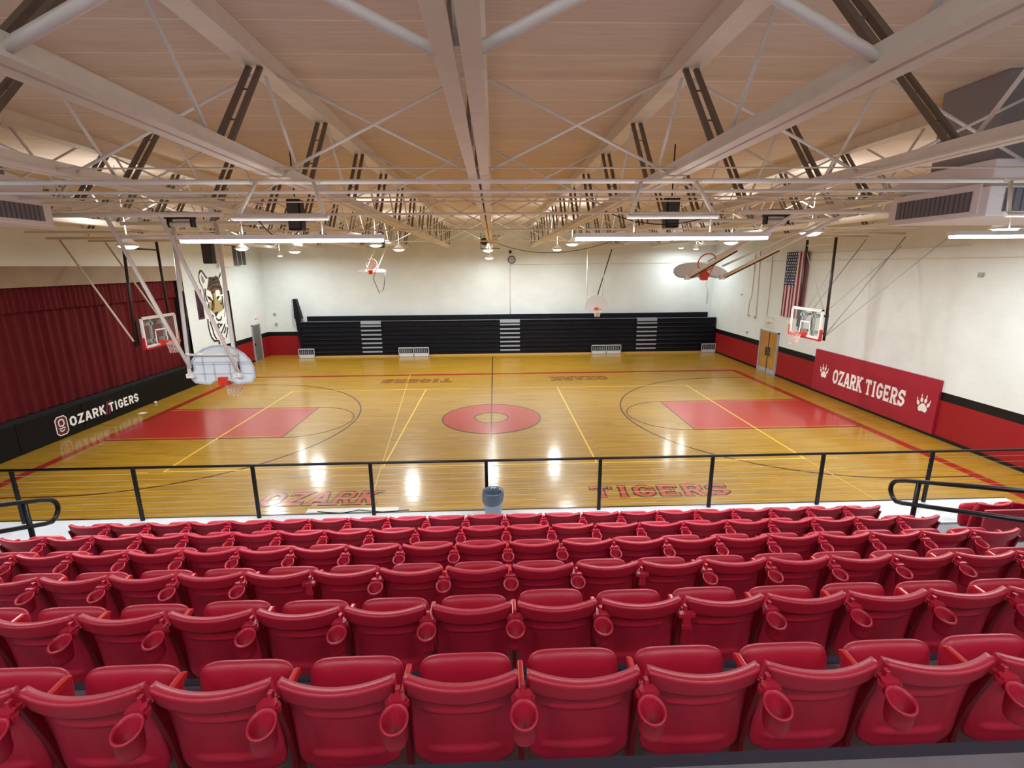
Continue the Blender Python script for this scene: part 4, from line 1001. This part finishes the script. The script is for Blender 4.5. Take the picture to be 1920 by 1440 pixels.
sag((.42, 20, 21.83), (16.84, 0, 21.83), 2.0, 'dark cable sagging from the projector to the right')
sag((8.42, -22.2, 21.83), (16.84, -22.2, 21.83), .9, 'dark cable sagging between trusses right of the centre one', .035)
sag((-13.6, -19.84, 20.9), (-16.84, -19.6, 21.83), 1.1, 'short dark cable below the left loudspeaker')
sag((-26, -28, 21.8), (-20, -28, 22.3), .7, 'pale cable looping beside the left air handler', .06, M_CREAM)

# ------------------------------------------------------------------ stadium seats
PITCH = 1.75
def grid_solid(nu, nv, outer, inner):
    mb = MB(); mb.smooth = True
    for fn in (outer, inner):
        for j in range(nv+1):
            for i in range(nu+1): mb.v.append(fn(-1+2*i/nu, j/nv))
    st = nu+1; off = (nu+1)*(nv+1)
    for j in range(nv):
        for i in range(nu):
            a = j*st+i; mb.face((a, a+1, a+st+1, a+st)); mb.face((off+a, off+a+st, off+a+st+1, off+a+1))
    per = [i for i in range(nu)]+[j*st+nu for j in range(nv)]+[nv*st+nu-i for i in range(nu)]+[(nv-j)*st for j in range(nv)]
    for k in range(len(per)):
        a = per[k]; b = per[(k+1) % len(per)]; mb.face((b, a, off+a, off+b))
    return mb
def sstep(a, b, x):
    t = max(0, min(1, (x-a)/(b-a))); return t*t*(3-2*t)
def back_mesh():
    H0, H1 = .92, 2.66
    def hw(v): 
        w_ = .77+.045*v
        if v < .12: w_ *= .86+.14*math.sqrt(max(0, 1-((.12-v)/.12)**2))
        return w_
    def base(u, v, side):
        x = u*hw(v)
        z = H0+(H1-H0)*v + (.05*u*u*v) - (.0 if v > .2 else .16*(1-v/.2)*(1-u*u))
        y = -.34*v + .17*u*u*(.5+.5*v) + .06*math.sin(v*math.pi)
        return x, y, z
    def outer(u, v):
        x, y, z = base(u, v, 0)
        d = 0
        lip = sstep(.79, .806, v)
        d += .085*lip*(1-.6*sstep(.985, 1.0, v))
        inx = 1-sstep(.66, .74, abs(u)); c = v+.03*(u*u)
        rec = inx*sstep(.15, .2, c)*(1-sstep(.6, .66, c))
        d -= .028*rec
        d += .035*math.exp(-((c-.645)/.022)**2)*(1-sstep(.55, .78, abs(u)))
        d += .025*math.exp(-((c-.165)/.02)**2)*(1-sstep(.6, .8, abs(u)))
        return (x, y-d-.05, z)
    def inner(u, v):
        x, y, z = base(u, v, 1); return (x*.985, y+.03+.05*sstep(.9, 1, v)*0, z-.012)
    return grid_solid(28, 56, outer, inner)
def pan_mesh():
    mb = MB(); mb.smooth = True; nu, nv = 22, 18
    W, Hh, Z0, tk = .755, .60, 1.63, .16
    def pt(a, r, side):
        ca, sa = math.cos(a), math.sin(a); e = .36
        x = W*math.copysign(abs(ca)**e, ca)*r; z = Hh*math.copysign(abs(sa)**e, sa)*r
        bulge = tk*math.sqrt(max(0, 1-r**3.5))
        if side: y = bulge
        else: y = -bulge + .07*math.exp(-(x/.4)**2)*math.exp(-((z-.05)/.42)**2)*(1 if r < 1 else 0)
        yy = .56+.14*(z+Hh)/(2*Hh) + y
        return (x, yy, Z0+z)
    n = 48; rings = [0.001, .35, .6, .78, .88, .94, .975, .995, 1.0]
    for r in rings: 
        for k in range(n): mb.v.append(pt(2*math.pi*k/n, r, 0))
    for r in rings[-2::-1]:
        for k in range(n): mb.v.append(pt(2*math.pi*k/n, r, 1))
    R_ = 2*len(rings)-1
    for i in range(R_-1):
        for k in range(n): k2 = (k+1) % n; mb.face((i*n+k, (i+1)*n+k, (i+1)*n+k2, i*n+k2))
    return mb
def cup_mesh(cx=0.0):
    mb = MB(); mb.smooth = True; n = 24; c = (cx, -.67, 0)
    r0, r1 = .165, .19
    def ringv(r, zf, low=0):
        for k in range(n):
            a = 2*math.pi*k/n; y = r*math.sin(a); mb.v.append((c[0]+r*math.cos(a), c[1]+y*1.0, zf(y)))
    top = lambda y: 2.44+.36*y
    prof = [(.125, lambda y: 2.04), (.15, lambda y: 2.07), (.168, lambda y: 2.14), (.178, lambda y: top(y)-.03), (.195, lambda y: top(y)-.01), (.195, lambda y: top(y)+.02), (.165, lambda y: top(y)+.02), (.155, lambda y: top(y)-.04), (.13, lambda y: 2.1), (.01, lambda y: 2.09)]
    for r, f in prof: ringv(r, f)
    for i in range(len(prof)-1):
        for k in range(n): k2 = (k+1) % n; mb.face((i*n+k, i*n+k2, (i+1)*n+k2, (i+1)*n+k))
    mb.smooth = False; mb.face([k for k in range(n)][::-1])
    # bracket hooking the cup to the post
    b0 = [(-.15, -.50), (.15, -.50), (.17, -.44), (.12, -.37), (-.12, -.37), (-.17, -.44)]
    mb.prism(b0, lambda u, v, t_: (cx+u, v, t_), 2.44, 2.52); mb.prism([(u*.75, v) for u, v in b0], lambda u, v, t_: (cx+u, v, t_), 2.52, 2.57); mb.cbox((cx, -.32, 2.46), (.07, .16, .08)); mb.cbox((cx, -.36, 2.59), (.06, .08, .14))
    mb.cbox((cx, -.47, 2.42), (.22, .05, .06))
    return mb
def bracket_mesh(cx=0.0):
    mb = MB(); mb.cbox((cx, -.44, 2.47), (.34, .12, .08)); mb.cbox((cx, -.32, 2.46), (.07, .16, .08)); mb.cbox((cx, -.47, 2.32), (.16, .05, .28)); mb.cbox((cx, -.50, 2.22), (.2, .03, .08)); mb.cbox((cx, -.36, 2.55), (.06, .08, .14))
    for dx in (-.04, .04): mb.cbox((cx+dx, -.50, 2.38), (.02, .02, .03))
    return mb
def leg_mesh(cx=0.0):
    mb = MB()
    prof = [(.05, 0.02), (.35, .02), (.30, 1.0), (.12, 1.8), (-.20, 2.42), (-.28, 2.42), (-.06, 1.6), (.05, 1.0)]
    mb.prism(prof, lambda u, v, t_: (t_, u, v), cx-.04, cx+.04)
    mb.box(cx-.14, cx+.14, -.1, .42, 0, .05)
    return mb
def arm_mesh(cx=0.0):
    mb = MB()
    prof = [(-.08, 2.26), (.46, 2.27), (.54, 2.22), (.50, 2.14), (-.08, 2.14)]
    mb.prism(prof, lambda u, v, t_: (t_, u, v), cx-.045, cx+.045)
    return mb
hp = PITCH/2
BK = back_mesh(); PN = pan_mesh()
def proto(kind, first):
    t = thing('stadium_seat', '', 'seat', (0, 0, 0), 'red folding stadium seats')
    for nm, mb_, m, bv in (('backrest', BK, M_SEAT, 0), ('seat_pan', PN, M_SEAT, 0), ('leg', leg_mesh(hp), M_SEATLEG, .01), ('armrest', arm_mesh(hp), M_ARM, .02)): mb_.build(nm, m, t, bevel=bv)
    if kind == 'cup': cup_mesh(hp).build('cup_holder', M_SEAT, t)
    elif kind == 'bracket': bracket_mesh(hp).build('cup_bracket', M_SEAT, t)
    if first: leg_mesh(-hp).build('leg', M_SEATLEG, t, bevel=.01); arm_mesh(-hp).build('armrest', M_ARM, t, bevel=.02)
    return t
protos = {}
XS0 = -18.35+hp               # centre of the leftmost seat of every row
from bpy_extras.object_utils import world_to_camera_view
bpy.context.view_layer.update()
def fx(x, y, z):
    v = world_to_camera_view(scn, scn.camera, Vector((x, y, z))*S); return v.x
rows = ['nearest', 'second nearest', 'third', 'fourth', 'fifth', 'front']
rr = random.Random(11)
for r in range(6):
    yb = -52.30+RUN*r; z0 = Z6+RISE*(5-r)
    vis = [k for k in range(21) if fx(XS0+k*PITCH+.8, yb-.3, z0+2.6) > 0.0 and fx(XS0+k*PITCH-.8, yb-.3, z0+2.6) < 1.0]
    lo, hi = max(0, vis[0]-1), min(20, vis[-1]+1)
    for k in range(lo, hi+1):
        x = XS0+k*PITCH
        kind = 'cup'
        bx_ = x+hp
        if (r == 1 and abs(bx_-4.4) < .3) or (r == 2 and (abs(bx_-4.4) < .3 or abs(bx_+4.35) < .3)): kind = 'bracket'
        if k == 20: kind = 'none'
        key = (kind, k == 0)
        if key not in protos: protos[key] = proto(*key); t = protos[key]; t.location = Vector((x, yb, z0))*S; t['_o'] = (x, yb, z0)
        else: t = place_copy(protos[key], (x, yb, z0))
        row = 'the front row by the walkway' if r == 5 else 'the row nearest the camera' if r == 0 else 'the %s row from the camera' % ORD[r+1]
        if k in vis:
            i = k-vis[0]+1; n_ = len(vis)
            if i <= (n_+1)//2: pos = '%s from the left' % (ORD[i] if i > 1 else 'leftmost')
            else: pos = '%s from the right' % (ORD[n_-i+1] if n_-i > 0 else 'rightmost')
            pos = pos.replace('leftmost from the left', 'leftmost').replace('rightmost from the right', 'rightmost')
            t['label'] = 'red folding seat, %s in %s' % (pos, row)
        else:
            t['label'] = 'red seat beyond the %s edge of the photo in %s' % ('left' if k < vis[0] else 'right', row)
        for c in t.children:
            if c.name.startswith('seat_pan'):
                a = rr.uniform(-.02, .03)
                if r == 1 and abs(x-1.7) < .5 : a = -.11
                c.rotation_euler = (a, 0, 0)
# right section beyond the aisle: only its front row shows
for i in range(3):
    x = 23.0+hp+i*PITCH; yb = -52.30+RUN*5; z0 = Z6
    t = place_copy(protos[('none', False)], (x, yb, z0))
    t['label'] = 'red folding stadium seat, %s across the right aisle' % ('first', 'second', 'third')[i]
    t['group'] = 'red folding stadium seats across the right aisle'
o = MB().box(22.9, 28.2, -38.56, -38.46, Z6, Z6+2.6).build('modesty_panel', M_SEAT, None, (23, -38.4, Z6)); tag(o, 'red panel behind the first seats across the right aisle', 'panel')
for ob in bpy.data.objects:
    if '_o' in ob: del ob['_o']
